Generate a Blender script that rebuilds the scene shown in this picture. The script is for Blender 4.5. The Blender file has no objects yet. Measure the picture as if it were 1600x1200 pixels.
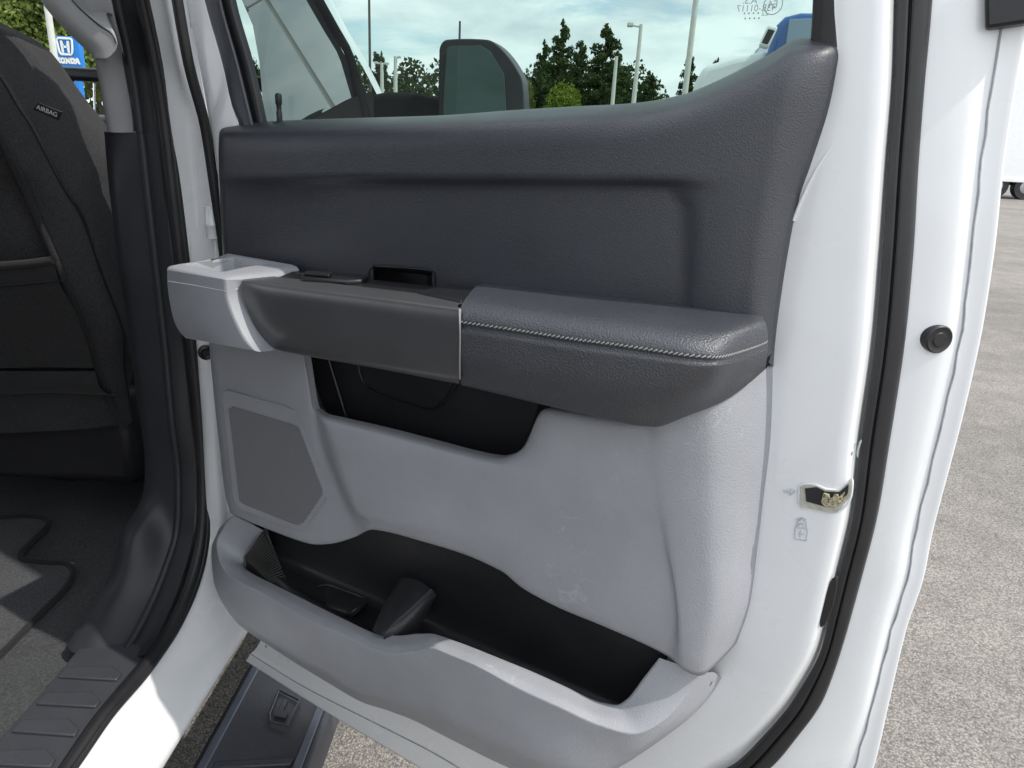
import bpy, bmesh, math, random
from mathutils import Vector, Matrix
random.seed(7)
R = math.radians
sc = bpy.context.scene
col = sc.collection

# ------------------------------------------------------------------ camera, sky, sun, exposure
CAM_M = ((0.99789497, -0.06039939, 0.02361253), (0.04185456, 0.32170933, -0.94591295), (0.04953619, 0.94491006, 0.32356011))
cd = bpy.data.cameras.new('camera'); cam = bpy.data.objects.new('camera', cd); col.objects.link(cam)
cd.sensor_width = 36.0; cd.lens = 36.0 * 1130 / 1600; cd.clip_start = 0.02; cd.clip_end = 3000
m4 = Matrix(CAM_M).to_4x4(); m4.translation = Vector((0, 0, 1.37)); cam.matrix_world = m4
sc.camera = cam

SUN_DIR = Vector((0.942, -0.337, 0.0)).normalized() * math.cos(R(53)) + Vector((0, 0, math.sin(R(53))))   # towards the sun
world = bpy.data.worlds.new('World'); sc.world = world; world.use_nodes = True
wn = world.node_tree.nodes; wl = world.node_tree.links; wn.clear()
wout = wn.new('ShaderNodeOutputWorld'); bg = wn.new('ShaderNodeBackground'); bg.inputs['Strength'].default_value = 0.15
sky = wn.new('ShaderNodeTexSky'); sky.sky_type = 'NISHITA'; sky.sun_disc = False
sky.sun_elevation = R(53); sky.sun_rotation = math.atan2(SUN_DIR.x, SUN_DIR.y); sky.air_density = 1.0; sky.dust_density = 1.0
geo = wn.new('ShaderNodeTexCoord'); sep = wn.new('ShaderNodeSeparateXYZ')
# broken cumulus: noise over a flat cloud layer (direction divided by its height)
addz = wn.new('ShaderNodeMath'); addz.operation = 'ADD'; addz.inputs[1].default_value = 0.22
mx0 = wn.new('ShaderNodeMath'); mx0.operation = 'MAXIMUM'; mx0.inputs[1].default_value = 0.0
dv = wn.new('ShaderNodeVectorMath'); dv.operation = 'DIVIDE'; cmb = wn.new('ShaderNodeCombineXYZ')
wl.new(geo.outputs['Generated'], sep.inputs[0]); wl.new(sep.outputs['Z'], mx0.inputs[0]); wl.new(mx0.outputs[0], addz.inputs[0])
for i in range(3): wl.new(addz.outputs[0], cmb.inputs[i])
wl.new(geo.outputs['Generated'], dv.inputs[0]); wl.new(cmb.outputs[0], dv.inputs[1])
cn = wn.new('ShaderNodeTexNoise'); cn.inputs['Scale'].default_value = 1.5; cn.inputs['Detail'].default_value = 9; cn.inputs['Roughness'].default_value = 0.58; cn.inputs['Distortion'].default_value = 0.4
wl.new(dv.outputs[0], cn.inputs['Vector'])
cr = wn.new('ShaderNodeValToRGB'); cr.color_ramp.elements[0].position = 0.30; cr.color_ramp.elements[1].position = 0.46
cr.color_ramp.elements[0].color = (0, 0, 0, 1); cr.color_ramp.elements[1].color = (1, 1, 1, 1)
wl.new(cn.outputs['Fac'], cr.inputs['Fac'])
cn2 = wn.new('ShaderNodeTexNoise'); cn2.inputs['Scale'].default_value = 2.6; cn2.inputs['Detail'].default_value = 8; cn2.inputs['Roughness'].default_value = 0.55
wl.new(dv.outputs[0], cn2.inputs['Vector'])
cc = wn.new('ShaderNodeValToRGB'); cc.color_ramp.elements[0].position = 0.3; cc.color_ramp.elements[1].position = 0.62
cc.color_ramp.elements[0].color = (4.7, 5.1, 5.6, 1); cc.color_ramp.elements[1].color = (7.0, 7.2, 7.4, 1)
wl.new(cn2.outputs['Fac'], cc.inputs['Fac'])
mixc = wn.new('ShaderNodeMix'); mixc.data_type = 'RGBA'
wl.new(cr.outputs['Color'], mixc.inputs['Factor']); wl.new(sky.outputs[0], mixc.inputs[6]); wl.new(cc.outputs['Color'], mixc.inputs[7])
wl.new(mixc.outputs[2], bg.inputs['Color']); wl.new(bg.outputs[0], wout.inputs[0])

sd = bpy.data.lights.new('sun', 'SUN'); sd.energy = 2.0; sd.angle = R(0.6); sd.color = (1.0, 0.955, 0.88)
sun = bpy.data.objects.new('sun', sd); col.objects.link(sun); sun.rotation_euler = SUN_DIR.to_track_quat('Z', 'Y').to_euler(); sun.location = (5, -2, 12)
sc.view_settings.view_transform = 'Standard'; sc.view_settings.look = 'None'; sc.view_settings.gamma = 1; sc.view_settings.use_curve_mapping = False
sc.view_settings.exposure = 0.76
sc.cycles.max_bounces = 8; sc.cycles.transparent_max_bounces = 12

# ------------------------------------------------------------------ materials
class NT:
    def __init__(s, name):
        s.m = bpy.data.materials.new(name); s.m.use_nodes = True; s.n = s.m.node_tree.nodes; s.l = s.m.node_tree.links
        s.b = s.n['Principled BSDF']; s.out = s.n['Material Output']; s.tc = s.n.new('ShaderNodeTexCoord')
    def noise(s, scale, detail=4, rough=.5, vec='Object', dist=0):
        t = s.n.new('ShaderNodeTexNoise'); t.inputs['Scale'].default_value = scale; t.inputs['Detail'].default_value = detail; t.inputs['Roughness'].default_value = rough; t.inputs['Distortion'].default_value = dist
        s.l.new(s.tc.outputs[vec], t.inputs['Vector']); return t.outputs['Fac']
    def voro(s, scale, feat='F1', rand=1.0, vec='Object', out='Distance'):
        t = s.n.new('ShaderNodeTexVoronoi'); t.feature = feat; t.inputs['Scale'].default_value = scale; t.inputs['Randomness'].default_value = rand
        s.l.new(s.tc.outputs[vec], t.inputs['Vector']); return t.outputs[out]
    def ramp(s, fac, stops):
        r = s.n.new('ShaderNodeValToRGB'); e = r.color_ramp.elements
        e[0].position, e[0].color = stops[0][0], (*stops[0][1], 1); e[1].position, e[1].color = stops[-1][0], (*stops[-1][1], 1)
        for p, c in stops[1:-1]:
            x = e.new(p); x.color = (*c, 1)
        s.l.new(fac, r.inputs['Fac']); return r.outputs['Color']
    def mix(s, fac, a, b, mode='MIX'):
        t = s.n.new('ShaderNodeMix'); t.data_type = 'RGBA'; t.blend_type = mode
        for sock, v in ((t.inputs['Factor'], fac), (t.inputs[6], a), (t.inputs[7], b)):
            if hasattr(v, 'links') or isinstance(v, bpy.types.NodeSocket): s.l.new(v, sock)
            elif isinstance(v, (int, float)): sock.default_value = v
            else: sock.default_value = (*v, 1)
        return t.outputs[2]
    def math(s, op, a, b=0.0):
        t = s.n.new('ShaderNodeMath'); t.operation = op
        for i, v in enumerate((a, b)):
            if isinstance(v, bpy.types.NodeSocket): s.l.new(v, t.inputs[i])
            else: t.inputs[i].default_value = v
        return t.outputs[0]
    def bump(s, h, strength=.3, dist=.001, prev=None):
        t = s.n.new('ShaderNodeBump'); t.inputs['Strength'].default_value = strength; t.inputs['Distance'].default_value = dist
        s.l.new(h, t.inputs['Height'])
        if prev is not None: s.l.new(prev, t.inputs['Normal'])
        s.l.new(t.outputs[0], s.b.inputs['Normal']); return t.outputs[0]
    def set(s, **k):
        for kk, v in k.items():
            sock = s.b.inputs[kk.replace('_', ' ')]
            if isinstance(v, bpy.types.NodeSocket): s.l.new(v, sock)
            elif isinstance(v, tuple) and len(v) == 3: sock.default_value = (*v, 1)
            else: sock.default_value = v
        return s

def plain(name, c, rough=.5, var=.12, vs=30, **k):
    t = NT(name); f = t.noise(vs, 5)
    a = tuple(x * (1 - var) for x in c); b = tuple(x * (1 + var) for x in c)
    t.set(Base_Color=t.ramp(f, [(.3, a), (.7, b)]), Roughness=rough, **k); return t
M = {}
t = NT('white_paint'); vcol = t.voro(26, out='Color'); vds = t.voro(26); hs_ = t.n.new('ShaderNodeSeparateColor'); t.l.new(vcol, hs_.inputs[0])
rare = t.ramp(hs_.outputs[1], [(.965, (0, 0, 0)), (.97, (1, 1, 1))]); spot = t.ramp(vds, [(.05, (1, 1, 1)), (.085, (0, 0, 0))])
chip = t.math('MULTIPLY', rare, spot)
dust = t.ramp(t.noise(7, 7, .65), [(.3, (.775, .79, .805)), (.85, (.735, .745, .752))])
t.set(Base_Color=t.mix(chip, dust, (.16, .15, .14)), Roughness=t.ramp(t.noise(11, 5), [(.3, (.24,) * 3), (.7, (.36,) * 3)]), Coat_Weight=.5, Coat_Roughness=.07); M['paint'] = t.m
def grained(name, c, rough, scale, strength, dist, spec=.5):
    t = NT(name); v = t.voro(scale, 'SMOOTH_F1'); n = t.noise(9, 5); n2 = t.noise(1500, 2)
    base = t.ramp(n, [(.35, tuple(x * .94 for x in c)), (.65, tuple(x * 1.06 for x in c))])
    t.set(Base_Color=base, Roughness=t.ramp(t.noise(14, 4), [(.3, (rough - .05,) * 3), (.7, (rough + .06,) * 3)]), Specular_IOR_Level=spec)
    t.bump(t.math('ADD', v, t.math('MULTIPLY', n2, .5)), strength, dist); return t
M['dark'] = grained('charcoal_trim_plastic', (.022, .0248, .034), .42, 760, .42, .0008, 1.0).m
t = grained('pewter_trim_plastic', (.305, .313, .338), .5, 640, .45, .0009)
# a few pale scuffs rubbed into the plastic
sn = t.noise(30, 8, .78, dist=1.2); sm = t.ramp(t.math('MULTIPLY', sn, t.math('ADD', t.noise(5.5, 2), .45)), [(.615, (0, 0, 0)), (.70, (.3, .3, .3))])
lk = t.b.inputs['Base Color'].links[0].from_socket
t.set(Base_Color=t.mix(sm, lk, (.5, .51, .52))); M['grey'] = t.m
M['leather'] = grained('charcoal_vinyl', (.037, .040, .049), .40, 600, .65, .0011, 1.0).m
M['bezel'] = plain('dark_satin_metal', (.10, .10, .105), .34, .06, 20, Metallic=.4).m
M['bezeledge'] = plain('satin_edge_metal', (.32, .32, .32), .3, .06, 20, Metallic=.8).m
M['black'] = plain('black_plastic', (.012, .012, .014), .42, .2, 40).m
M['liner'] = grained('black_liner_plastic', (.014, .014, .016), .42, 500, .3, .0008).m
M['matte'] = plain('matte_black', (.012, .012, .013), .95, .1, 30, Specular_IOR_Level=.08).m
M['rubber'] = plain('black_rubber', (.017, .017, .019), .45, .2, 25).m
M['pillar'] = grained('light_grey_pillar_trim', (.33, .335, .345), .55, 800, .2, .0005).m
M['scuff'] = grained('slate_sill_plastic', (.05, .053, .062), .42, 560, .5, .0009).m
M['pillardark'] = grained('black_pillar_plastic', (.020, .021, .025), .5, 800, .25, .0006).m
M['chrome'] = plain('chrome', (.75, .75, .76), .12, .02, 20, Metallic=1.0).m
M['thread'] = plain('grey_thread', (.36, .36, .355), .8, .1, 300).m
M['steel'] = plain('bolt_steel', (.4, .4, .41), .35, .15, 60, Metallic=.9).m
M['red'] = plain('red_lens', (.35, .02, .03), .25, .1, 50).m
def fabric(name, c, scale, s):
    t = NT(name); n = t.noise(scale, 3, .7); n2 = t.noise(12, 5); w = t.voro(scale * .8)
    b = t.mix(.5, t.ramp(n, [(.33, tuple(x * .25 for x in c)), (.68, tuple(x * 2.1 for x in c))]), t.ramp(n2, [(.3, tuple(x * .8 for x in c)), (.7, tuple(x * 1.2 for x in c))]))
    t.set(Base_Color=b, Roughness=.95, Specular_IOR_Level=.2, Sheen_Weight=.08, Sheen_Roughness=.5); t.bump(t.math('ADD', n, w), .45, s * .6); return t.m
M['fabric'] = fabric('charcoal_seat_cloth', (.032, .032, .034), 380, .0015)
M['fabric2'] = fabric('dark_seat_back_cloth', (.022, .022, .023), 430, .0012)
M['carpet'] = fabric('charcoal_carpet', (.056, .058, .062), 240, .004)
M['mat'] = fabric('charcoal_floor_mat', (.066, .068, .073), 230, .004)
# tyre-worn asphalt: pale stones in a darker binder
t = NT('asphalt'); st = t.voro(185, out='Color'); sd_ = t.voro(185); big = t.noise(.5, 7, .62); med = t.noise(5, 5)
hs = t.n.new('ShaderNodeSeparateColor'); t.l.new(st, hs.inputs[0])
stone = t.ramp(hs.outputs[0], [(0, (.19, .177, .162)), (.5, (.265, .246, .224)), (1, (.36, .333, .302))])
bind = t.ramp(sd_, [(.35, (1, 1, 1)), (.8, (.55, .55, .55))])
base = t.mix(1.0, stone, bind, 'MULTIPLY')
base = t.mix(.6, base, t.ramp(big, [(.32, (.70, .70, .71)), (.68, (1.22, 1.2, 1.17))]), 'MULTIPLY')
base = t.mix(.5, base, t.ramp(med, [(.35, (.8, .8, .8)), (.65, (1.2, 1.2, 1.2))]), 'MULTIPLY')
t.set(Base_Color=base, Roughness=.9, Specular_IOR_Level=.3); t.bump(t.ramp(sd_, [(.2, (1, 1, 1)), (.8, (0, 0, 0))]), .5, .004); M['asphalt'] = t.m
# speaker cloth: a fine perforated sheet
t = NT('perforated_grille'); mp = t.n.new('ShaderNodeMapping'); mp.inputs['Rotation'].default_value = (0, R(45), 0); t.l.new(t.tc.outputs['Object'], mp.inputs[0])
vv = t.n.new('ShaderNodeTexVoronoi'); vv.voronoi_dimensions = '3D'; vv.inputs['Scale'].default_value = 430; vv.inputs['Randomness'].default_value = 0
fl = t.n.new('ShaderNodeVectorMath'); fl.operation = 'MULTIPLY'; fl.inputs[1].default_value = (1, 0, 1); t.l.new(mp.outputs[0], fl.inputs[0]); t.l.new(fl.outputs[0], vv.inputs['Vector'])
hole = t.ramp(vv.outputs['Distance'], [(.24, (0, 0, 0)), (.40, (1, 1, 1))])
t.set(Base_Color=t.mix(hole, (.02, .021, .023), (.255, .26, .28)), Roughness=.45); t.bump(hole, .8, .0008); M['grille'] = t.m
def glassmat(name, tint, ior=1.5, dirt=0.0):
    t = NT(name); n, l = t.n, t.l
    n.remove(t.b); tr = n.new('ShaderNodeBsdfTransparent'); tr.inputs[0].default_value = (*tint, 1); gl = n.new('ShaderNodeBsdfGlossy'); gl.inputs['Roughness'].default_value = .0
    fr = n.new('ShaderNodeFresnel'); fr.inputs[0].default_value = ior; mx = n.new('ShaderNodeMixShader')
    l.new(fr.outputs[0], mx.inputs[0]); l.new(tr.outputs[0], mx.inputs[1]); l.new(gl.outputs[0], mx.inputs[2]); l.new(mx.outputs[0], t.out.inputs[0]); return t.m
M['glass'] = glassmat('tinted_door_glass', (.43, .54, .50), 1.2)
M['clear'] = glassmat('clear_glass', (.9, .94, .92))
t = plain('front_window_glass', (.012, .016, .018), .0, .05, 3); t.set(IOR=2.2); M['frontglass'] = t.m
t = plain('mirror_glass', (.10, .12, .12), .02, .02, 3, Metallic=1.0); M['mirror'] = t.m
M['headliner'] = plain('headliner', (.3, .3, .3), .9, .05, 60).m
M['etch'] = plain('etched_marking', (.32, .36, .36), .6, .05, 50).m

# ------------------------------------------------------------------ geometry helpers
def link(name, me, mat=None, parent=None, smooth=True, angle=None):
    o = bpy.data.objects.new(name, me); col.objects.link(o)
    if mat: me.materials.append(M[mat] if isinstance(mat, str) else mat)
    if smooth:
        if angle is None: me.shade_smooth()
        else: me.set_sharp_from_angle(angle=R(angle)) if False else (me.shade_smooth(), me.set_sharp_from_angle(angle=R(angle)))
    if parent is not None:
        o.parent = parent
        if parent is truck: o.location = -truck.location
        elif isinstance(parent, bpy.types.Object) and parent.get('wbase'): o.location = (0, 0, 0)
    return o
def raw(name, verts, faces, mat, parent=None, smooth=False, angle=None):
    me = bpy.data.meshes.new(name); me.from_pydata([tuple(v) for v in verts], [], faces); me.validate(); me.update()
    bm = bmesh.new(); bm.from_mesh(me); bmesh.ops.recalc_face_normals(bm, faces=bm.faces); bm.to_mesh(me); bm.free()
    return link(name, me, mat, parent, smooth, angle)
def pchip(ts, ys, tq):
    n = len(ts); h = [ts[i + 1] - ts[i] for i in range(n - 1)]; dl = [(ys[i + 1] - ys[i]) / h[i] for i in range(n - 1)]
    dd = [0.0] * n
    if n == 2: dd = [dl[0]] * 2
    else:
        for i in range(1, n - 1):
            if dl[i - 1] * dl[i] > 0:
                w1 = 2 * h[i] + h[i - 1]; w2 = h[i] + 2 * h[i - 1]; dd[i] = (w1 + w2) / (w1 / dl[i - 1] + w2 / dl[i])
        def end(h0, h1, d0, d1):
            v = ((2 * h0 + h1) * d0 - h0 * d1) / (h0 + h1)
            if v * d0 <= 0: return 0.0
            if d0 * d1 <= 0 and abs(v) > 3 * abs(d0): return 3 * d0
            return v
        dd[0] = end(h[0], h[1], dl[0], dl[1]); dd[-1] = end(h[-1], h[-2], dl[-1], dl[-2])
    out = []; k = 0
    for t_ in tq:
        while k < n - 2 and t_ > ts[k + 1]: k += 1
        s = (t_ - ts[k]) / h[k]; a, b = ys[k], ys[k + 1]
        out.append(a * (1 + 2 * s) * (1 - s) ** 2 + dd[k] * h[k] * s * (1 - s) ** 2 + b * s * s * (3 - 2 * s) + dd[k + 1] * h[k] * s * s * (s - 1))
    return out
def params(rows):
    n = len(rows[0]); ts = [0.0]
    for j in range(n - 1):
        d_ = sum((Vector(r[j + 1]) - Vector(r[j])).length for r in rows) / len(rows); ts.append(ts[-1] + max(d_, 1e-4))
    return ts
def sub(ts, step, kmin=1, kmax=14):
    q = [ts[0]]
    for a, b in zip(ts, ts[1:]):
        k = max(kmin, min(kmax, int((b - a) / step + .999)))
        q += [a + (b - a) * (i + 1) / k for i in range(k)]
    return q
def curve(pts, step=.006, lin=False):
    ts = params([pts]); q = sub(ts, step)
    if lin: return [Vector(p) for p in pts]
    cs = [pchip(ts, [p[c] for p in pts], q) for c in range(3)]
    return [Vector(p) for p in zip(*cs)]
def surf(rows, su=.009, sv=.009, linu=False, linv=False):
    """rows of control points -> dense grid passing through them (monotone cubic both ways)"""
    n = len(rows[0]); assert all(len(r) == n for r in rows), [len(r) for r in rows]
    if not linu:
        ts = params(rows); q = sub(ts, su)
        rows = [[Vector(p) for p in zip(*[pchip(ts, [p[c] for p in r], q) for c in range(3)])] for r in rows]
    else: rows = [[Vector(p) for p in r] for r in rows]
    cols = [list(c) for c in zip(*rows)]
    if not linv:
        ts = params(cols); q = sub(ts, sv)
        cols = [[Vector(p) for p in zip(*[pchip(ts, [p[c] for p in r], q) for c in range(3)])] for r in cols]
    return [list(r) for r in zip(*cols)]
def gridmesh(g, verts, faces, closed=False):
    b = len(verts); nr, nc = len(g), len(g[0])
    for r in g: verts += r
    for i in range(nr - 1):
        for j in range(nc - 1 + (1 if closed else 0)):
            j2 = (j + 1) % nc
            faces.append((b + i * nc + j, b + i * nc + j2, b + (i + 1) * nc + j2, b + (i + 1) * nc + j))
def patch(name, rows, mat, parent=None, su=.009, sv=.009, linu=False, linv=False, thick=0, angle=None, bevel=0):
    g = surf(rows, su, sv, linu, linv); v, f = [], []; gridmesh(g, v, f)
    o = raw(name, v, f, mat, parent, True, angle)
    if thick:
        m = o.modifiers.new('s', 'SOLIDIFY'); m.thickness = thick; m.offset = 0
    if bevel:
        m = o.modifiers.new('b', 'BEVEL'); m.width = bevel; m.segments = 2; m.limit_method = 'ANGLE'; m.angle_limit = R(35)
    return o
def off(pts, x=0, y=0, z=0): return [(p[0] + x, p[1] + y, p[2] + z) for p in pts]
def sety(pts, y): return [(p[0], y, p[2]) for p in pts]
def slab(name, outline, n, depth, mat, parent=None, bevel=0, seg=2, smooth=True, res=None):
    """outline (3D, planar) pushed along n by depth, closed"""
    if res: 
        outline = curve(list(outline) + [outline[0]], res)[:-1]
    n = Vector(n).normalized() * depth; k = len(outline); v = [Vector(p) for p in outline] + [Vector(p) + n for p in outline]
    f = [tuple(range(k)), tuple(range(2 * k - 1, k - 1, -1))] + [(i, (i + 1) % k, k + (i + 1) % k, k + i) for i in range(k)]
    o = raw(name, v, f, mat, parent, smooth, 30)
    if bevel:
        m = o.modifiers.new('b', 'BEVEL'); m.width = bevel; m.segments = seg; m.limit_method = 'ANGLE'; m.angle_limit = R(40)
    return o
def box(name, c, s, mat, parent=None, bevel=0, rot=None):
    hx, hy, hz = s[0] / 2, s[1] / 2, s[2] / 2
    v = [Vector((x, y, z)) for x in (-hx, hx) for y in (-hy, hy) for z in (-hz, hz)]
    if rot: v = [rot @ p for p in v]
    v = [p + Vector(c) for p in v]
    f = [(0, 1, 3, 2), (4, 6, 7, 5), (0, 4, 5, 1), (2, 3, 7, 6), (0, 2, 6, 4), (1, 5, 7, 3)]
    o = raw(name, v, f, mat, parent, bool(bevel), 40)
    if bevel:
        m = o.modifiers.new('b', 'BEVEL'); m.width = bevel; m.segments = 3; m.limit_method = 'ANGLE'
    return o
def tubes(name, paths, rad, mat, parent=None, sides=8, flat=1.0, caps=True):
    """round (or flattened) bars along paths"""
    v, f = [], []
    for pts in paths:
        pts = [Vector(p) for p in pts]; g = []; up = None
        rr = rad if isinstance(rad, (list, tuple)) else [rad] * len(pts)
        for i, p in enumerate(pts):
            tg = (pts[min(i + 1, len(pts) - 1)] - pts[max(i - 1, 0)]).normalized()
            if up is None:
                up = tg.orthogonal().normalized()
            up = (up - tg * up.dot(tg)).normalized(); sd2 = tg.cross(up)
            g.append([p + (up * math.cos(a) + sd2 * math.sin(a) * flat) * rr[i] for a in (2 * math.pi * k / sides for k in range(sides))])
        b = len(v); gridmesh(g, v, f, True)
        if caps:
            f.append(tuple(range(b + sides - 1, b - 1, -1))); e = b + (len(pts) - 1) * sides; f.append(tuple(range(e, e + sides)))
    return raw(name, v, f, mat, parent, True, 50)
def lathe(name, base, axis, prof, mat, parent=None, sides=20, squash=None):
    ax = Vector(axis).normalized(); x = ax.orthogonal().normalized(); y = ax.cross(x); v, f = [], []
    g = [[Vector(base) + ax * h + (x * math.cos(a) + y * math.sin(a)) * r for a in (2 * math.pi * k / sides for k in range(sides))] for r, h in prof]
    gridmesh(g, v, f, True); f.append(tuple(range(sides - 1, -1, -1))); e = (len(prof) - 1) * sides; f.append(tuple(range(e, e + sides)))
    return raw(name, v, f, mat, parent, True, 40)
def text(name, s, at, xdir, updir, size, mat, parent=None, depth=.0003, mirror=False, align='CENTER', bold=0):
    cu = bpy.data.curves.new('lettering', 'FONT'); cu.body = s; cu.size = size; cu.extrude = depth; cu.align_x = align; cu.align_y = 'CENTER'; cu.offset = bold
    to = bpy.data.objects.new('lettering', cu); col.objects.link(to)
    me = bpy.data.meshes.new_from_object(to.evaluated_get(bpy.context.evaluated_depsgraph_get())); bpy.data.objects.remove(to); bpy.data.curves.remove(cu)
    x = Vector(xdir).normalized(); u = Vector(updir); u = (u - x * u.dot(x)).normalized(); z = x.cross(u)
    if mirror: x = -x
    m = Matrix((x, u, z)).transposed().to_4x4(); m.translation = Vector(at); me.transform(m); me.materials.clear()
    return link(name, me, mat, parent, False)
def upto(l, z):
    """carries a run of points straight on upwards to height z"""
    a, b = Vector(l[0]), Vector(l[1]); return [tuple(a + (a - b) * ((z - a.z) / (a.z - b.z)))] + list(l)
def tag(o, label, cat, group=None, kind=None):
    o['label'] = label; o['category'] = cat
    if group: o['group'] = group
    if kind: o['kind'] = kind
def struct(o): o['kind'] = 'structure'; return o

truck = bpy.data.objects.new('pickup_truck', None); col.objects.link(truck); truck.location = (-1.45, 1.2, 0.0)
tag(truck, 'white pickup truck with its rear passenger door swung open, charcoal and grey trim inside', 'pickup truck')

# ------------------------------------------------------------------ ground
def sheet(name, x0, x1, y0, y1, z, mat, n=1):
    return raw(name, [(x0, y0, z), (x1, y0, z), (x1, y1, z), (x0, y1, z)], [(0, 1, 2, 3)], mat)
struct(sheet('asphalt_ground', -900, 900, -900, 900, 0.0, 'asphalt'))

# ================================================================== the truck's body
# --- door opening: dark trim bands, rubber seal and white jamb run down the pillar and turn along the sill
in_ = [(-0.69, 1.2182, 1.6235), (-0.69, 1.2345, 1.54), (-0.69, 1.2541, 1.4499), (-0.69, 1.2658, 1.3721), (-0.69, 1.2639, 1.3457), (-0.69, 1.2637, 1.3446), (-0.69, 1.1997, 1.2516), (-0.69, 1.1982, 1.1414), (-0.69, 1.2029, 1.0346), (-0.69, 1.2018, 0.8922), (-0.69, 1.2066, 0.7891), (-0.692, 1.1987, 0.7134), (-0.697, 1.1758, 0.6714), (-0.706, 1.133, 0.6455), (-0.716, 1.0907, 0.5763), (-0.727, 1.0302, 0.5342), (-0.738, 0.9839, 0.5035)]
cre = [(-0.645, 1.1635, 1.6127), (-0.645, 1.1766, 1.5326), (-0.645, 1.1944, 1.4467), (-0.645, 1.2004, 1.3724), (-0.645, 1.2007, 1.3474), (-0.645, 1.2024, 1.3464), (-0.645, 1.2019, 1.2538), (-0.645, 1.2029, 1.1432), (-0.645, 1.2037, 1.0036), (-0.645, 1.1986, 0.8591), (-0.645, 1.2015, 0.7684), (-0.645, 1.191, 0.6939), (-0.648, 1.1729, 0.6262), (-0.651, 1.1389, 0.5877), (-0.656, 1.083, 0.543), (-0.662, 1.0197, 0.5089), (-0.667, 0.9877, 0.4971)]
sin_ = [(-0.615, 1.146, 1.6098), (-0.615, 1.1676, 1.5324), (-0.615, 1.1834, 1.4471), (-0.615, 1.1925, 1.3736), (-0.615, 1.1931, 1.3488), (-0.615, 1.1929, 1.3478), (-0.615, 1.1958, 1.2558), (-0.615, 1.1983, 1.1456), (-0.615, 1.2056, 1.0049), (-0.615, 1.2073, 0.8703), (-0.615, 1.2046, 0.769), (-0.615, 1.1947, 0.6941), (-0.615, 1.1711, 0.6297), (-0.615, 1.134, 0.5868), (-0.615, 1.0718, 0.5461), (-0.615, 1.013, 0.5248), (-0.615, 0.9738, 0.5194), (-0.615, 0.8285, 0.527), (-0.615, 0.7545, 0.5193), (-0.615, 0.6367, 0.5104)]
sou = [(-0.595, 1.136, 1.6083), (-0.595, 1.1586, 1.5318), (-0.595, 1.1794, 1.4476), (-0.595, 1.1896, 1.3745), (-0.595, 1.1905, 1.3498), (-0.595, 1.1903, 1.3488), (-0.595, 1.1963, 1.2568), (-0.595, 1.2024, 1.1461), (-0.595, 1.214, 1.0038), (-0.595, 1.2149, 0.8687), (-0.595, 1.2084, 0.7686), (-0.595, 1.1965, 0.6946), (-0.595, 1.1777, 0.6273), (-0.595, 1.1467, 0.5801), (-0.595, 1.0844, 0.5386), (-0.595, 1.0123, 0.5204), (-0.595, 0.9437, 0.5179), (-0.595, 0.8292, 0.5282), (-0.595, 0.7465, 0.5228), (-0.595, 0.6304, 0.5205)]
in_, cre, sin_, sou = (upto(q, 1.86) for q in (in_, cre, sin_, sou))
def bands(sl): return [q[sl] for q in (in_, cre, off(cre, x=.004), sin_)]
ub = bands(slice(0, 6)); patch('upper_pillar_edge', [off(ub[0], x=-.004, y=.02)] + ub, 'pillardark', truck, .03, .008)
lb = bands(slice(7, 18)); lt_ = [(-0.7, 1.2233, 1.3439)][0]; lb = [[c] + q for c, q in zip((lt_, cre[6], cre[6], sin_[6]), lb)]
patch('pillar_trim', [off(lb[0], x=-.03, y=.02)] + lb, 'pillardark', truck, .03, .008)
sin_, sou = sin_[:5] + sin_[7:], sou[:5] + sou[7:]
patch('door_aperture_lining', [sin_, off(sou, x=-.012)], 'black', truck, .03, .01)
tubes('aperture_seal', [curve([Vector(a).lerp(Vector(b), .55) + Vector((.004, 0, .0)) for a, b in zip(sin_, sou)], .02)], .011, 'rubber', truck, 12)
tubes('aperture_seal_lip', [curve([Vector(b) + Vector((.004, 0, .0)) for b in sou], .02)], .006, 'rubber', truck, 10)
tubes('trim_bead', [curve([Vector(a) for a in cre], .02)], .007, 'pillardark', truck, 10)
# white jamb and rocker
j1 = off(sou, x=-.004); drop = lambda l: upto(l[:4] + l[6:], 1.86)
j2 = [(-0.565, 1.1182, 1.6054), (-0.565, 1.1461, 1.5311), (-0.565, 1.1668, 1.4479), (-0.565, 1.1783, 1.3757), (-0.565, 1.1817, 1.3512), (-0.565, 1.1837, 1.3503), (-0.565, 1.1959, 1.2584), (-0.565, 1.2018, 1.1479), (-0.565, 1.1993, 1.0097), (-0.565, 1.1895, 0.8803), (-0.565, 1.1838, 0.7821), (-0.565, 1.1826, 0.7041), (-0.565, 1.1846, 0.6254), (-0.565, 1.1862, 0.5567), (-0.565, 1.1547, 0.499), (-0.565, 1.1066, 0.4698), (-0.565, 1.0413, 0.4585), (-0.565, 0.9021, 0.4615), (-0.565, 0.8027, 0.466), (-0.565, 0.6696, 0.4744)]
j3 = [(-0.545, 1.1031, 1.6027), (-0.545, 1.1262, 1.5287), (-0.545, 1.1454, 1.4469), (-0.545, 1.1811, 1.3767), (-0.545, 1.1917, 1.3523), (-0.545, 1.1938, 1.3513), (-0.545, 1.2225, 1.2577), (-0.545, 1.2388, 1.1431), (-0.545, 1.2233, 1.0043), (-0.545, 1.2258, 0.8678), (-0.545, 1.2441, 0.7555), (-0.545, 1.2595, 0.6649), (-0.545, 1.2705, 0.576), (-0.545, 1.281, 0.4968), (-0.545, 1.2588, 0.4496), (-0.545, 1.2064, 0.4408), (-0.545, 1.1348, 0.4424), (-0.545, 0.9573, 0.4447), (-0.545, 0.8104, 0.4598), (-0.545, 0.6745, 0.4703)]
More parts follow.
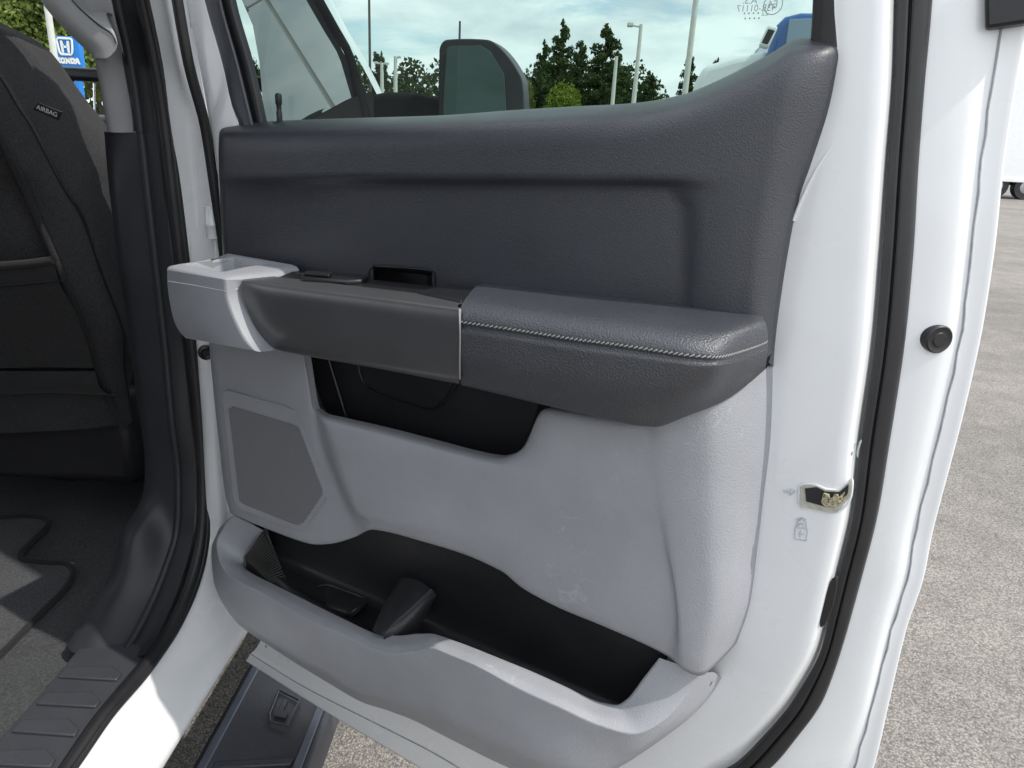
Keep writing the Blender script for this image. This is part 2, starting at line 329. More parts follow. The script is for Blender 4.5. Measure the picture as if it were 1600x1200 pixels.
j4 = [(-0.53, 1.1124, 1.6055), (-0.53, 1.1498, 1.5332), (-0.53, 1.1763, 1.4504), (-0.53, 1.1907, 1.3777), (-0.53, 1.1951, 1.353), (-0.53, 1.1972, 1.3521), (-0.53, 1.2179, 1.2588), (-0.53, 1.2488, 1.1424), (-0.53, 1.2649, 0.994), (-0.53, 1.2854, 0.8461), (-0.53, 1.299, 0.7311), (-0.53, 1.3082, 0.6402), (-0.53, 1.322, 0.5465), (-0.53, 1.3282, 0.4673), (-0.53, 1.3129, 0.4212), (-0.53, 1.2752, 0.3995), (-0.53, 1.2032, 0.4137), (-0.53, 1.0252, 0.4193), (-0.53, 0.843, 0.4216), (-0.53, 0.7144, 0.4219)]
j2, j3, j4 = drop(j2), drop(j3), drop(j4)
patch('body_jamb', [j1, j2, j3, j4, off(j4, x=-.012, y=.02, z=-.02), off(j4, x=-.03, y=.12, z=-.03)], 'paint', truck, .03, .012)
# rubber gap strip between jamb and the open door
tubes('door_gap_seal', [curve([(-0.512, 1.0789, 1.5685), (-0.512, 1.0856, 1.5236), (-0.512, 1.1034, 1.4447), (-0.512, 1.14, 1.359), (-0.512, 1.1554, 1.264), (-0.512, 1.1691, 1.1717), (-0.512, 1.1708, 1.0861)], .02)], .008, 'rubber', truck, 8)
# door check and hinge
lathe('door_hinge_pin', [(-0.53, 1.1772, 1.1883)][0], (0, 0, 1), [(.004, -.002), (.011, 0), (.011, .018), (.0125, .02), (.0125, .024), (.011, .026), (.011, .05), (.004, .053)], 'paint', truck, 18)
lathe('jamb_plug', [(-0.553, 1.1621, 0.9956)][0], (.55, -.83, 0), [(.013, -.004), (.0125, .003), (.009, .006), (.006, .0035), (.001, .0035)], 'black', truck, 20)
# --- sill plate with four raised treads
sp_in = [(-0.7402, 1.0035, 0.502), (-0.7392, 0.9856, 0.502), (-0.735, 0.8565, 0.502), (-0.7342, 0.7806, 0.502), (-0.7257, 0.6362, 0.502)]; sp_out = [(-0.6143, 1.0132, 0.502), (-0.6144, 0.9919, 0.502), (-0.6132, 0.831, 0.502), (-0.6018, 0.7612, 0.502), (-0.5981, 0.6278, 0.502)]
patch('sill_plate', [off(sp_in, x=-.01, z=-.03), off(sp_in, z=.006), off(sp_out, z=.006), off(sp_out, x=.006, z=-.02)], 'scuff', truck, .02, .05, linv=True, bevel=.003)
for q in ([(-0.7279, 0.9406, 0.513), (-0.6571, 0.9508, 0.513), (-0.6333, 0.9351, 0.513), (-0.6334, 0.9204, 0.513), (-0.7283, 0.9183, 0.513)], [(-0.7248, 0.8845, 0.513), (-0.6591, 0.8937, 0.513), (-0.6331, 0.8756, 0.513), (-0.6332, 0.8623, 0.513), (-0.7246, 0.8602, 0.513)], [(-0.7242, 0.828, 0.513), (-0.6579, 0.8367, 0.513), (-0.6323, 0.8204, 0.513), (-0.631, 0.806, 0.513), (-0.7249, 0.8058, 0.513)], [(-0.7249, 0.7707, 0.513), (-0.6558, 0.7804, 0.513), (-0.6316, 0.7646, 0.513), (-0.6305, 0.7504, 0.513), (-0.7242, 0.7475, 0.513)]):
    slab('tread', q, (0, 0, -1), .014, 'scuff', truck, .002)
# --- floor and cabin shell
box('cabin_floor', (-1.45, .95, .40), (1.72, 3.0, .1), 'carpet', truck)
patch('carpet', [[(-3.204, 1.8339, 0.462), (-2.2247, 2.0027, 0.462), (-1.4981, 2.128, 0.462), (-1.2083, 2.1779, 0.462)], [(-2.5886, 1.4296, 0.462), (-1.8182, 1.591, 0.462), (-1.2972, 1.7043, 0.462), (-0.9507, 1.6587, 0.462)], [(-2.1065, 1.1135, 0.464), (-1.4245, 1.1928, 0.464), (-1.1095, 1.3013, 0.464), (-0.8397, 1.4195, 0.464)], [(-1.6483, 0.8148, 0.472), (-1.1259, 0.8926, 0.472), (-0.9399, 1.0373, 0.472), (-0.7388, 1.1096, 0.472)], [(-1.4116, 0.6611, 0.478), (-1.0269, 0.704, 0.478), (-0.8641, 0.8065, 0.478), (-0.7057, 0.8876, 0.478)], [(-1.1422, 0.4847, 0.48), (-0.9865, 0.5296, 0.48), (-0.8433, 0.6252, 0.48), (-0.6892, 0.6621, 0.48)]], 'carpet', truck, .04, .04)
box('roof_skin', (-1.45, .82, 1.93), (1.66, 2.6, .03), 'paint', truck, .01); box('headliner', (-1.45, .82, 1.895), (1.66, 2.6, .03), 'headliner', truck)
box('cab_back_panel', (-1.45, -.62, 1.1), (1.7, .05, 1.6), 'fabric2', truck)
box('cab_quarter_panel', (-.57, -.33, 1.2), (.05, .6, 1.42), 'paint', truck, .01)
box('far_door_panel', (-2.33, .8, .9), (.1, 2.9, .95), 'scuff', truck, .02); box('far_pillar', (-2.3, 1.05, 1.62), (.08, .14, .6), 'pillar', truck, .02)
box('firewall', (-1.45, 2.62, .85), (1.7, .06, .8), 'black', truck)
box('underbody', (-1.45, 1.0, .31), (1.6, 4.6, .1), 'black', truck)
slab('bed_side', [(-.53, -.66, .45), (-.53, -2.6, .45), (-.53, -2.6, 1.4), (-.53, -.66, 1.42)], (-1, 0, 0), 1.84, 'paint', truck, .02)
# --- pillar trim, grab handle
pt_l = [(-0.695, 1.1815, 1.5819), (-0.695, 1.1756, 1.5303), (-0.695, 1.1932, 1.4804), (-0.695, 1.2056, 1.4454), (-0.695, 1.2108, 1.399), (-0.695, 1.2146, 1.344)]; pt_m = [(-0.67, 1.1748, 1.5816), (-0.67, 1.1761, 1.5314), (-0.67, 1.1951, 1.4817), (-0.67, 1.2085, 1.4468), (-0.67, 1.2126, 1.4003), (-0.67, 1.2135, 1.3453)]; pt_r = [(-0.655, 1.1771, 1.5826), (-0.655, 1.1771, 1.5322), (-0.655, 1.1897, 1.4818), (-0.655, 1.1979, 1.4465), (-0.655, 1.2023, 1.4005), (-0.655, 1.2054, 1.346)]
patch('upper_pillar_trim', [off(pt_l, x=-.03, y=.03), pt_l, pt_m, pt_r, off(pt_r, x=-.004, y=.01)], 'pillar', truck, .03, .01)
# grab handle: one moulded bar with a parting line
gl = [(-0.7895, 1.17, 1.588), (-0.7691, 1.17, 1.5515), (-0.7552, 1.17, 1.5251), (-0.7417, 1.17, 1.506), (-0.714, 1.17, 1.4768), (-0.6896, 1.17, 1.4549), (-0.6827, 1.17, 1.4481)]
gm = [(-0.7394, 1.13, 1.5815), (-0.7197, 1.13, 1.5503), (-0.7058, 1.13, 1.5208), (-0.6899, 1.13, 1.5025), (-0.6646, 1.13, 1.4759), (-0.6465, 1.13, 1.4564), (-0.6466, 1.13, 1.4486)]
gr_ = [(-0.7201, 1.13, 1.5823), (-0.7042, 1.13, 1.555), (-0.6824, 1.13, 1.5218), (-0.6652, 1.13, 1.5052), (-0.6483, 1.13, 1.4918), (-0.6301, 1.13, 1.48), (-0.6268, 1.13, 1.4692)]
gu = [(-0.7334, 1.165, 1.5917), (-0.7186, 1.165, 1.5652), (-0.6996, 1.165, 1.5267), (-0.6858, 1.165, 1.5162), (-0.6764, 1.165, 1.5141), (-0.6655, 1.165, 1.5163), (-0.6563, 1.165, 1.5132)]
gh = patch('grab_handle', [off(gl, y=.03), gl, gm, gr_, gu, off(gu, y=.03)], 'pillar', truck, .008, .008)
tubes('parting_line', [curve(off(gr_, y=-.0005, x=-.002), .01)], .0012, 'black', gh, 6)
# --- dashboard seen between seat and pillar
db = box('dashboard', (-1.45, 2.35, 1.16), (1.66, .42, .42), 'black', truck, .05)
box('dash_top_pad', [(-1.3079, 2.13, 1.4733)][0], (1.2, .05, .035), 'dark', db, .012)
box('instrument_screen', [(-1.3389, 2.12, 1.4183)][0], (.05, .01, .075), plain('screen_glass', (.30, .36, .42), .2, .05, 5).m, db, .003)
tubes('vent_chrome', [[[(-1.2561, 2.12, 1.452)][0], [(-1.2701, 2.12, 1.3253)][0]]], .003, 'chrome', db, 6)
lathe('dash_knob', [(-1.2269, 2.12, 1.4003)][0], (0, -1, 0), [(.001, .012), (.008, .012), (.009, 0)], 'chrome', db, 12)
# --- front seat
E_ = [(-0.9797, 1.3, 1.5239), (-0.9259, 1.31, 1.5016), (-0.9004, 1.32, 1.4862), (-0.8788, 1.33, 1.4562), (-0.8645, 1.34, 1.4237), (-0.8452, 1.35, 1.3883), (-0.8199, 1.37, 1.339), (-0.7906, 1.38, 1.2862), (-0.7931, 1.4, 1.188), (-0.7965, 1.41, 1.0685), (-0.8146, 1.42, 0.9399), (-0.8544, 1.44, 0.8251), (-0.8571, 1.45, 0.718)]
S_ = [(-0.9268, 1.17, 1.4805), (-0.8765, 1.18, 1.4483), (-0.8545, 1.19, 1.4164), (-0.8413, 1.2, 1.3744), (-0.8338, 1.21, 1.3489), (-0.8279, 1.22, 1.3166), (-0.8206, 1.23, 1.2822), (-0.8102, 1.24, 1.2425), (-0.8026, 1.26, 1.2047), (-0.7916, 1.28, 1.0971), (-0.7768, 1.3, 0.9845), (-0.801, 1.33, 0.9061), (-0.8173, 1.36, 0.7705)]
P_ = [(-0.9522, 1.13, 1.4356), (-0.8982, 1.14, 1.4081), (-0.8765, 1.15, 1.3827), (-0.864, 1.16, 1.356), (-0.8516, 1.165, 1.3331), (-0.8454, 1.17, 1.3075), (-0.8454, 1.18, 1.2828), (-0.8512, 1.2, 1.2564), (-0.8389, 1.22, 1.1614), (-0.8318, 1.24, 1.079), (-0.8355, 1.27, 0.9973), (-0.8357, 1.3, 0.9067), (-0.8201, 1.34, 0.767)]
I_ = [(-1.157, 1.13, 1.3998), (-1.1446, 1.14, 1.374), (-1.1522, 1.15, 1.3464), (-1.1596, 1.16, 1.3179), (-1.1726, 1.165, 1.2882), (-1.1858, 1.17, 1.2578), (-1.2044, 1.18, 1.226), (-1.2335, 1.2, 1.1916), (-1.2753, 1.22, 1.1106), (-1.3154, 1.24, 1.0358), (-1.3711, 1.27, 0.94), (-1.429, 1.3, 0.836), (-1.5086, 1.34, 0.6889)]
I2 = [Vector(i).lerp(Vector(p), .85) for i, p in zip(I_, P_)]
seat = patch('front_seat', [I_, I2, off(P_, y=.018, x=-.006), P_, [Vector(p).lerp(Vector(s), .5) + Vector((0, -.012, 0)) for p, s in zip(P_, S_)], [Vector(p).lerp(Vector(s), .93) + Vector((0, -.004, 0)) for p, s in zip(P_, S_)], off(S_, y=.008), [Vector(e).lerp(Vector(s), .93) + Vector((0, -.002, 0)) for e, s in zip(E_, S_)], [Vector(s).lerp(Vector(e), .6) + Vector((.004, -.015, .0)) for s, e in zip(S_, E_)], E_, off(E_, x=-.03, y=.1), off(E_, x=-.25, y=.12)], 'fabric', truck, .02, .012)
tubes('seat_piping', [curve([Vector(p) + Vector((.002, -.004, 0)) for p in P_], .02)], .006, 'fabric2', seat, 8)
tubes('seat_seam', [curve([Vector(p) + Vector((0, .003, 0)) for p in S_], .02)], .0022, 'black', seat, 6)
pk_t = [(-1.2472, 1.185, 1.0869), (-1.0415, 1.185, 1.103), (-0.9054, 1.185, 1.1184), (-0.849, 1.185, 1.1259), (-0.8104, 1.185, 1.1335)]; pk_m = [(-1.3018, 1.215, 0.995), (-1.0864, 1.215, 1.0114), (-0.9436, 1.215, 1.0281), (-0.8731, 1.215, 1.0358), (-0.8076, 1.215, 1.0431)]; pk_b = [(-1.3783, 1.262, 0.8846), (-1.1503, 1.262, 0.8977), (-0.9996, 1.262, 0.9084), (-0.9124, 1.262, 0.9152), (-0.8186, 1.262, 0.9198)]
patch('map_pocket_cloth', [off(pk_t, y=.012), off(pk_t, z=.004, y=.004), pk_t, off(pk_t, z=-.03, y=.004), pk_m, pk_b], 'fabric2', seat, .02, .012)
tubes('pocket_binding', [curve(off(pk_t, z=.002, y=-.001), .02)], .007, 'fabric2', seat, 8)
tubes('pocket_stitching', [curve([(-1.2556, 1.186, 1.0595), (-1.0487, 1.186, 1.0737), (-0.9122, 1.186, 1.085), (-0.8437, 1.186, 1.0955), (-0.8007, 1.186, 1.1013)], .02)], .0018, 'black', seat, 6)
fl_t = [(-1.3801, 1.262, 0.8781), (-1.152, 1.262, 0.8899), (-1.0008, 1.262, 0.902), (-0.9136, 1.262, 0.9075), (-0.817, 1.262, 0.9136)]; fl_b = [(-1.4373, 1.3, 0.8057), (-1.1985, 1.3, 0.8212), (-1.04, 1.3, 0.8382), (-0.9227, 1.3, 0.8498), (-0.8101, 1.3, 0.8517)]
patch('lower_flap', [fl_t, off([Vector(a).lerp(Vector(b), .4) for a, b in zip(fl_t, fl_b)], y=-.014), fl_b, off(fl_b, y=.09, z=-.01)], 'fabric2', seat, .02, .008)
box('seat_base', (-1.2, 1.62, .72), (.75, .5, .22), 'black', seat, .03); box('seat_rail', (-1.15, 1.85, .53), (.05, .5, .08), 'black', seat, .01)  # black base box also stands for the darkness under the seat
patch('seat_side_shield', [[(-0.8713, 1.45, 0.8902), (-0.8524, 1.45, 0.8971), (-0.8365, 1.45, 0.9023)], [(-0.8783, 1.45, 0.7906), (-0.8582, 1.45, 0.7919), (-0.842, 1.45, 0.7855)], [(-0.8789, 1.46, 0.7263), (-0.8646, 1.46, 0.7241), (-0.8468, 1.46, 0.7161)]], 'black', seat)
for q in ([(-0.8586, 1.43, 0.7456)], [(-0.7877, 1.35, 0.6897)]): lathe('rail_bolt', q[0], (.2, -1, .1), [(.0055, -.004), (.0055, .003), (.003, .004), (.001, .004)], 'steel', seat, 12)
ta, tb, tc_, td_ = [(-0.8092, 1.21, 1.383), (-0.7745, 1.21, 1.3712), (-0.7828, 1.21, 1.3582), (-0.8192, 1.21, 1.3729)]
tg = slab('airbag_tag', [ta, tb, tc_, td_], (0, -1, 0), .005, 'black', seat)
xd = Vector(tb) - Vector(ta); ud = Vector(ta) - Vector(td_); cen = (Vector(ta) + Vector(tb) + Vector(tc_) + Vector(td_)) / 4
text('airbag_lettering', 'AIRBAG', cen + Vector((0, -.006, 0)), xd, ud, .0098, plain('tag_print', (.62, .62, .6), .7, .05, 50).m, seat, .0002)
# --- front door, glass, A pillar, mirror
slab('front_door_skin', [(-.53, 1.2, .42), (-.53, 2.5, .42), (-.53, 2.5, 1.33), (-.53, 1.2, 1.36)], (-1, 0, 0), .06, 'paint', truck, .01)
fg = patch('front_door_glass', [[(-0.6902, 1.6711, 1.904), (-0.6465, 1.6952, 1.7583), (-0.6687, 2.0017, 1.8323)], [(-0.5967, 1.5339, 1.5924), (-0.6071, 1.7511, 1.6271), (-0.6234, 2.0916, 1.6814)], [(-0.5841, 1.5488, 1.5503), (-0.5945, 1.8133, 1.5851), (-0.6103, 2.1767, 1.6375)], [(-0.5645, 1.5194, 1.4851), (-0.5738, 1.856, 1.5158), (-0.5853, 2.2779, 1.5544)], [(-0.5449, 1.4725, 1.4195), (-0.5501, 1.8185, 1.437), (-0.5563, 2.2289, 1.4577)], [(-0.5275, 1.4227, 1.3617), (-0.5288, 1.7637, 1.3659), (-0.5302, 2.1688, 1.3708)]], 'frontglass', truck, linu=True, linv=True)
tubes('window_surround', [curve([(-0.6509, 1.9463, 1.8063), (-0.6143, 2.1066, 1.6843), (-0.5972, 2.1926, 1.6274), (-0.5771, 2.2832, 1.5604), (-0.5525, 2.2839, 1.4783), (-0.5262, 2.2883, 1.3906)], .04)], .013, 'matte', truck, 10, .7)
tubes('quarter_frame', [curve([(-0.5794, 2.2983, 1.5479), (-0.5636, 2.284, 1.4953), (-0.5478, 2.2695, 1.4426), (-0.5292, 2.243, 1.3807)], .04)], .016, 'matte', truck, 8)
patch('mirror_sail', [[(-0.5265, 1.6862, 1.3784), (-0.5358, 1.8997, 1.4092), (-0.5489, 2.199, 1.4531), (-0.5578, 2.4581, 1.4827)], [(-0.5205, 1.6643, 1.3584), (-0.521, 1.8416, 1.3599), (-0.5217, 2.1183, 1.3622), (-0.5226, 2.4812, 1.3652)]], 'matte', truck)
patch('roof_pillar', [[(-0.6535, 1.9833, 1.8217), (-0.6185, 2.1407, 1.7049), (-0.6154, 2.1705, 1.6945), (-0.5976, 2.2549, 1.6354), (-0.5779, 2.3792, 1.5695), (-0.5487, 2.5099, 1.4725)], [(-0.6713, 2.067, 1.8412), (-0.6351, 2.2355, 1.7202), (-0.6318, 2.2674, 1.7095), (-0.6134, 2.3581, 1.6481), (-0.5929, 2.4917, 1.5795), (-0.5624, 2.6329, 1.4781)], [(-0.7505, 2.3448, 1.9049), (-0.7087, 2.5233, 1.7656), (-0.7051, 2.5599, 1.7537), (-0.684, 2.6543, 1.6833), (-0.6609, 2.8069, 1.6063), (-0.6265, 2.9558, 1.4916)]], 'paint', truck, .05, .01)
slab('bonnet', [(-.55, 2.55, 1.0), (-2.3, 2.55, 1.0), (-2.2, 3.9, .9), (-.65, 3.9, .9)], (0, 0, 1), .24, 'paint', truck, .05)
windscreen = raw('windscreen', [(-.68, 2.45, 1.33), (-2.22, 2.45, 1.33), (-2.12, 1.95, 1.9), (-.78, 1.95, 1.9)], [(0, 1, 2, 3)], 'clear', truck)
mo = [(-0.2861, 2.05, 1.573), (-0.2798, 2.05, 1.5899), (-0.2683, 2.05, 1.598), (-0.1804, 2.05, 1.6034), (-0.1605, 2.05, 1.6028), (-0.1369, 2.05, 1.5933), (-0.118, 2.05, 1.579), (-0.0844, 2.05, 1.5409), (-0.0659, 2.05, 1.5078), (-0.0572, 2.05, 1.4406), (-0.0545, 2.05, 1.3927), (-0.276, 2.05, 1.3818), (-0.2854, 2.05, 1.4297)]
mir = slab('wing_mirror', curve(list(mo) + [mo[0]], .012)[:-1], (.12, 1, .04), .10, 'black', truck, .006, 3)
mg = [(-0.2657, 2.046, 1.5765), (-0.2558, 2.046, 1.583), (-0.1762, 2.046, 1.5881), (-0.1525, 2.046, 1.5755), (-0.1135, 2.046, 1.5223), (-0.1046, 2.046, 1.4414), (-0.1025, 2.046, 1.3968), (-0.2687, 2.046, 1.3886), (-0.273, 2.046, 1.4333)]
slab('mirror_glass', mg, (0, -1, 0), .004, 'mirror', mir, .001)
patch('mirror_arm', [[(-0.483, 2.16, 1.461), (-0.4325, 2.16, 1.4701), (-0.3678, 2.16, 1.4715), (-0.3318, 2.16, 1.4648), (-0.2923, 2.16, 1.4634)], [(-0.4743, 2.12, 1.4462), (-0.4246, 2.12, 1.4551), (-0.3574, 2.12, 1.4567), (-0.322, 2.12, 1.4502), (-0.2778, 2.12, 1.449)], [(-0.4774, 2.13, 1.3729), (-0.4269, 2.13, 1.3754), (-0.3585, 2.13, 1.3788), (-0.3226, 2.13, 1.3805), (-0.2778, 2.13, 1.3827)]], 'matte', truck, .03, .02)
# --- running board
def runbd(x, z): return [(x, y, z) for y in (-.6, 0., .8, 1.1, 1.4, 2.2)]
rb = patch('running_board', [runbd(-.556, .22), runbd(-.556, .284), runbd(-.545, .29), runbd(-.53, .286), runbd(-.375, .28), runbd(-.362, .284), runbd(-.35, .28), runbd(-.345, .22), runbd(-.45, .19), runbd(-.556, .22)], 'scuff', truck, .05, .02, linv=True, bevel=.006)
yb = [(-0.423, 1.069, 0.285)][0]
for k in range(3):
    p = [(-0.4364, 1.0057, 0.287)][0]; y = p[1] - .36 * k - .02
    slab('step_pad_rib', [(-.52, y, .281), (-.385, y + .02, .281), (-.385, y + .005, .281), (-.52, y - .015, .281)], (0, 0, 1), .006, 'scuff', rb, .002)
ep = [(-0.4672, 1.1645, 0.289), (-0.4179, 1.1411, 0.289), (-0.421, 1.0746, 0.289), (-0.4553, 1.0809, 0.289), (-0.4633, 1.0997, 0.289)]
tubes('emblem_frame', [list(ep) + [ep[0]]], .0025, 'scuff', rb, 6)
slab('emblem_letter', [(-0.4498, 1.1435, 0.284), (-0.4412, 1.1409, 0.284), (-0.4421, 1.1136, 0.284), (-0.4301, 1.1081, 0.284), (-0.4307, 1.0949, 0.284), (-0.4541, 1.0976, 0.284), (-0.4568, 1.1122, 0.284), (-0.4512, 1.1144, 0.284)], (0, 0, 1), .0045, 'scuff', rb, .0008)
M['stepedge'] = plain('step_edge_highlight', (.11, .12, .15), .4, .1, 30).m  # highlight along the board's chamfers, put into a paler colour
for xs in (-.372, -.538): slab('step_edge', [(xs - .008, -.6, .284), (xs + .008, -.6, .284), (xs + .008, 2.2, .284), (xs - .008, 2.2, .284)], (0, 0, 1), .005, 'stepedge', rb, .002)

# ================================================================== the open rear door
DOOR_O = (-0.47430, 1.09609, 1.36028)
ang = math.atan2(-0.46484205, 0.88539363)
# the painted inner shell: rows run down the latch side, then forward along the bottom
sh_in = [(0.7922, 0.035, 0.2045), (0.8017, 0.035, 0.1425), (0.818, 0.035, 0.0701), (0.805, 0.035, 0.002), (0.8006, 0.035, -0.0924), (0.8016, 0.035, -0.1948), (0.8112, 0.035, -0.2897), (0.8203, 0.035, -0.4025), (0.8199, 0.035, -0.4669), (0.808, 0.035, -0.5631), (0.7809, 0.035, -0.6495), (0.7283, 0.035, -0.7344), (0.6581, 0.035, -0.7945), (0.5863, 0.035, -0.7975), (0.4636, 0.035, -0.8112), (0.2993, 0.035, -0.8392), (0.092, 0.035, -0.8788), (0.0013, 0.035, -0.8824)]
sh_a = [(0.8307, 0.03, 0.2004), (0.8402, 0.03, 0.1402), (0.8505, 0.03, 0.0701), (0.8574, 0.03, 0.005), (0.8674, 0.03, -0.0838), (0.8775, 0.03, -0.1792), (0.8836, 0.03, -0.2695), (0.8925, 0.03, -0.3759), (0.892, 0.03, -0.441), (0.8869, 0.03, -0.5162), (0.8707, 0.03, -0.5894), (0.8373, 0.03, -0.6677), (0.7928, 0.03, -0.7407), (0.6933, 0.03, -0.8288), (0.5265, 0.03, -0.8493), (0.3302, 0.03, -0.8733), (0.1112, 0.03, -0.9092), (-0.0037, 0.03, -0.906)]
sh_b = [(0.8435, 0.034, 0.2003), (0.8533, 0.034, 0.1404), (0.8645, 0.034, 0.0706), (0.8718, 0.034, 0.0058), (0.8822, 0.034, -0.0824), (0.8928, 0.034, -0.1772), (0.8988, 0.034, -0.2669), (0.9076, 0.034, -0.3728), (0.9071, 0.034, -0.435), (0.9056, 0.034, -0.515), (0.8906, 0.034, -0.594), (0.8609, 0.034, -0.6735), (0.8253, 0.034, -0.7388), (0.7175, 0.034, -0.8441), (0.5416, 0.034, -0.8569), (0.3339, 0.034, -0.8878), (0.1098, 0.034, -0.9212), (-0.0165, 0.034, -0.923)]
sh_c = [(0.8475, 0.065, 0.2072), (0.8578, 0.065, 0.1453), (0.8701, 0.065, 0.0731), (0.8784, 0.065, 0.0062), (0.8906, 0.065, -0.0848), (0.9019, 0.065, -0.1826), (0.9079, 0.065, -0.2752), (0.9168, 0.065, -0.3845), (0.9156, 0.065, -0.4473), (0.9154, 0.065, -0.5356), (0.9004, 0.06, -0.6173), (0.8724, 0.055, -0.695), (0.8407, 0.05, -0.7582), (0.7273, 0.045, -0.8402), (0.557, 0.042, -0.8183), (0.3422, 0.04, -0.8356), (0.1278, 0.04, -0.8525), (0.0094, 0.038, -0.8451)]
sh_d = [(0.8759, 0.07, 0.2062), (0.8863, 0.07, 0.145), (0.8949, 0.07, 0.0738), (0.9038, 0.07, 0.0076), (0.9173, 0.07, -0.0822), (0.9283, 0.07, -0.1787), (0.9345, 0.07, -0.2701), (0.9401, 0.07, -0.3791), (0.939, 0.07, -0.4454), (0.937, 0.068, -0.5209), (0.9309, 0.064, -0.6052), (0.9108, 0.058, -0.6767), (0.8831, 0.053, -0.745), (0.747, 0.048, -0.8549), (0.5683, 0.044, -0.8384), (0.3417, 0.041, -0.8601), (0.1187, 0.04, -0.8787), (0.001, 0.038, -0.8657)]
sh_e = [(0.9094, 0.078, 0.2054), (0.9204, 0.078, 0.1451), (0.9299, 0.078, 0.0748), (0.9395, 0.078, 0.0097), (0.9513, 0.078, -0.0789), (0.9606, 0.078, -0.1744), (0.9634, 0.078, -0.2655), (0.9667, 0.078, -0.374), (0.9699, 0.077, -0.4376), (0.9695, 0.075, -0.5051), (0.9719, 0.073, -0.5983), (0.9602, 0.07, -0.6749), (0.9343, 0.066, -0.7586), (0.8117, 0.056, -0.9426), (0.6028, 0.05, -0.9703), (0.3397, 0.045, -0.9617), (0.1086, 0.042, -0.9799), (-0.057, 0.038, -0.9707)]
sh_f = [(0.9335, 0.088, 0.2059), (0.9435, 0.088, 0.1458), (0.9487, 0.088, 0.0758), (0.9552, 0.088, 0.0106), (0.9659, 0.088, -0.0782), (0.9758, 0.088, -0.1738), (0.978, 0.088, -0.2652), (0.9795, 0.088, -0.3745), (0.9836, 0.087, -0.4379), (0.9811, 0.085, -0.5066), (0.9814, 0.083, -0.6012), (0.9801, 0.08, -0.6976), (0.9579, 0.076, -0.8135), (0.8445, 0.066, -0.9999), (0.6214, 0.055, -1.0236), (0.3393, 0.046, -0.9965), (0.1119, 0.041, -0.9983), (-0.0666, 0.036, -0.9813)]
sh_g = [(0.944, 0.09, 0.2055), (0.9542, 0.09, 0.1458), (0.9586, 0.09, 0.0761), (0.9644, 0.09, 0.0111), (0.9759, 0.09, -0.0772), (0.9834, 0.09, -0.1728), (0.986, 0.09, -0.2638), (0.9867, 0.09, -0.3731), (0.9903, 0.089, -0.4365), (0.988, 0.087, -0.5049), (0.9878, 0.085, -0.5995), (0.9894, 0.082, -0.694), (0.9755, 0.078, -0.8262), (0.8661, 0.068, -1.0249), (0.6315, 0.057, -1.049), (0.3368, 0.046, -1.0265), (0.1127, 0.041, -1.0143), (-0.0738, 0.035, -0.9932)]
sh_h = [(0.9534, 0.092, 0.2052), (0.9629, 0.092, 0.1458), (0.9676, 0.092, 0.0764), (0.9735, 0.092, 0.0117), (0.9848, 0.092, -0.0764), (0.9926, 0.092, -0.1715), (0.995, 0.092, -0.2622), (0.9955, 0.092, -0.3711), (0.9987, 0.091, -0.4344), (0.9954, 0.089, -0.503), (0.9974, 0.087, -0.5962), (0.9999, 0.084, -0.6898), (0.9895, 0.08, -0.8413), (0.8876, 0.07, -1.0499), (0.6412, 0.058, -1.0753), (0.3342, 0.046, -1.0468), (0.1136, 0.041, -1.0305), (-0.0812, 0.034, -1.0052)]
sh_in, sh_a, sh_b, sh_c, sh_d, sh_e, sh_f, sh_g, sh_h = (upto(q, .46) for q in (sh_in, sh_a, sh_b, sh_c, sh_d, sh_e, sh_f, sh_g, sh_h))
v, f = [], []
gridmesh(surf([sh_in, sh_a, sh_b, sh_c, sh_d, sh_e, sh_f, sh_g, sh_h, off(sh_h, y=.03)], .012, .006), v, f)
# hinge side and the front upright of the window frame
hl = [(-0.1124, 0.032, 0.2749), (-0.0878, 0.032, 0.1751), (-0.0698, 0.032, 0.0887), (-0.0573, 0.032, 0.0081), (-0.0477, 0.032, -0.0663), (-0.0499, 0.032, -0.185), (-0.0581, 0.032, -0.2806)]; hr = [(-0.0628, 0.03, 0.2706), (-0.0447, 0.03, 0.1732), (-0.0167, 0.03, 0.0885), (0.0083, 0.03, 0.0049), (0.0053, 0.03, -0.0627), (-0.0069, 0.03, -0.1797), (-0.0167, 0.03, -0.2738)]
hl, hr = upto(hl, .46), upto(hr, .46)
gridmesh(surf([off(hl, y=.05), hl, [Vector(a).lerp(Vector(b), .5) + Vector((0, -.003, 0)) for a, b in zip(hl, hr)], hr, off(hr, y=.02)], .012, .008), v, f)
h2 = [(-0.0634, 0.03, -0.3471), (-0.0738, 0.03, -0.465), (-0.077, 0.03, -0.6408), (-0.0443, 0.03, -0.8768), (0.0041, 0.03, -0.9142)]; h3 = [(0.0446, 0.03, -0.3271), (0.0353, 0.03, -0.4394), (0.0529, 0.03, -0.6006), (0.0845, 0.03, -0.8232), (0.1127, 0.03, -0.8803)]
gridmesh(surf([off(h2, y=.05), h2, h3], .02, .02), v, f)
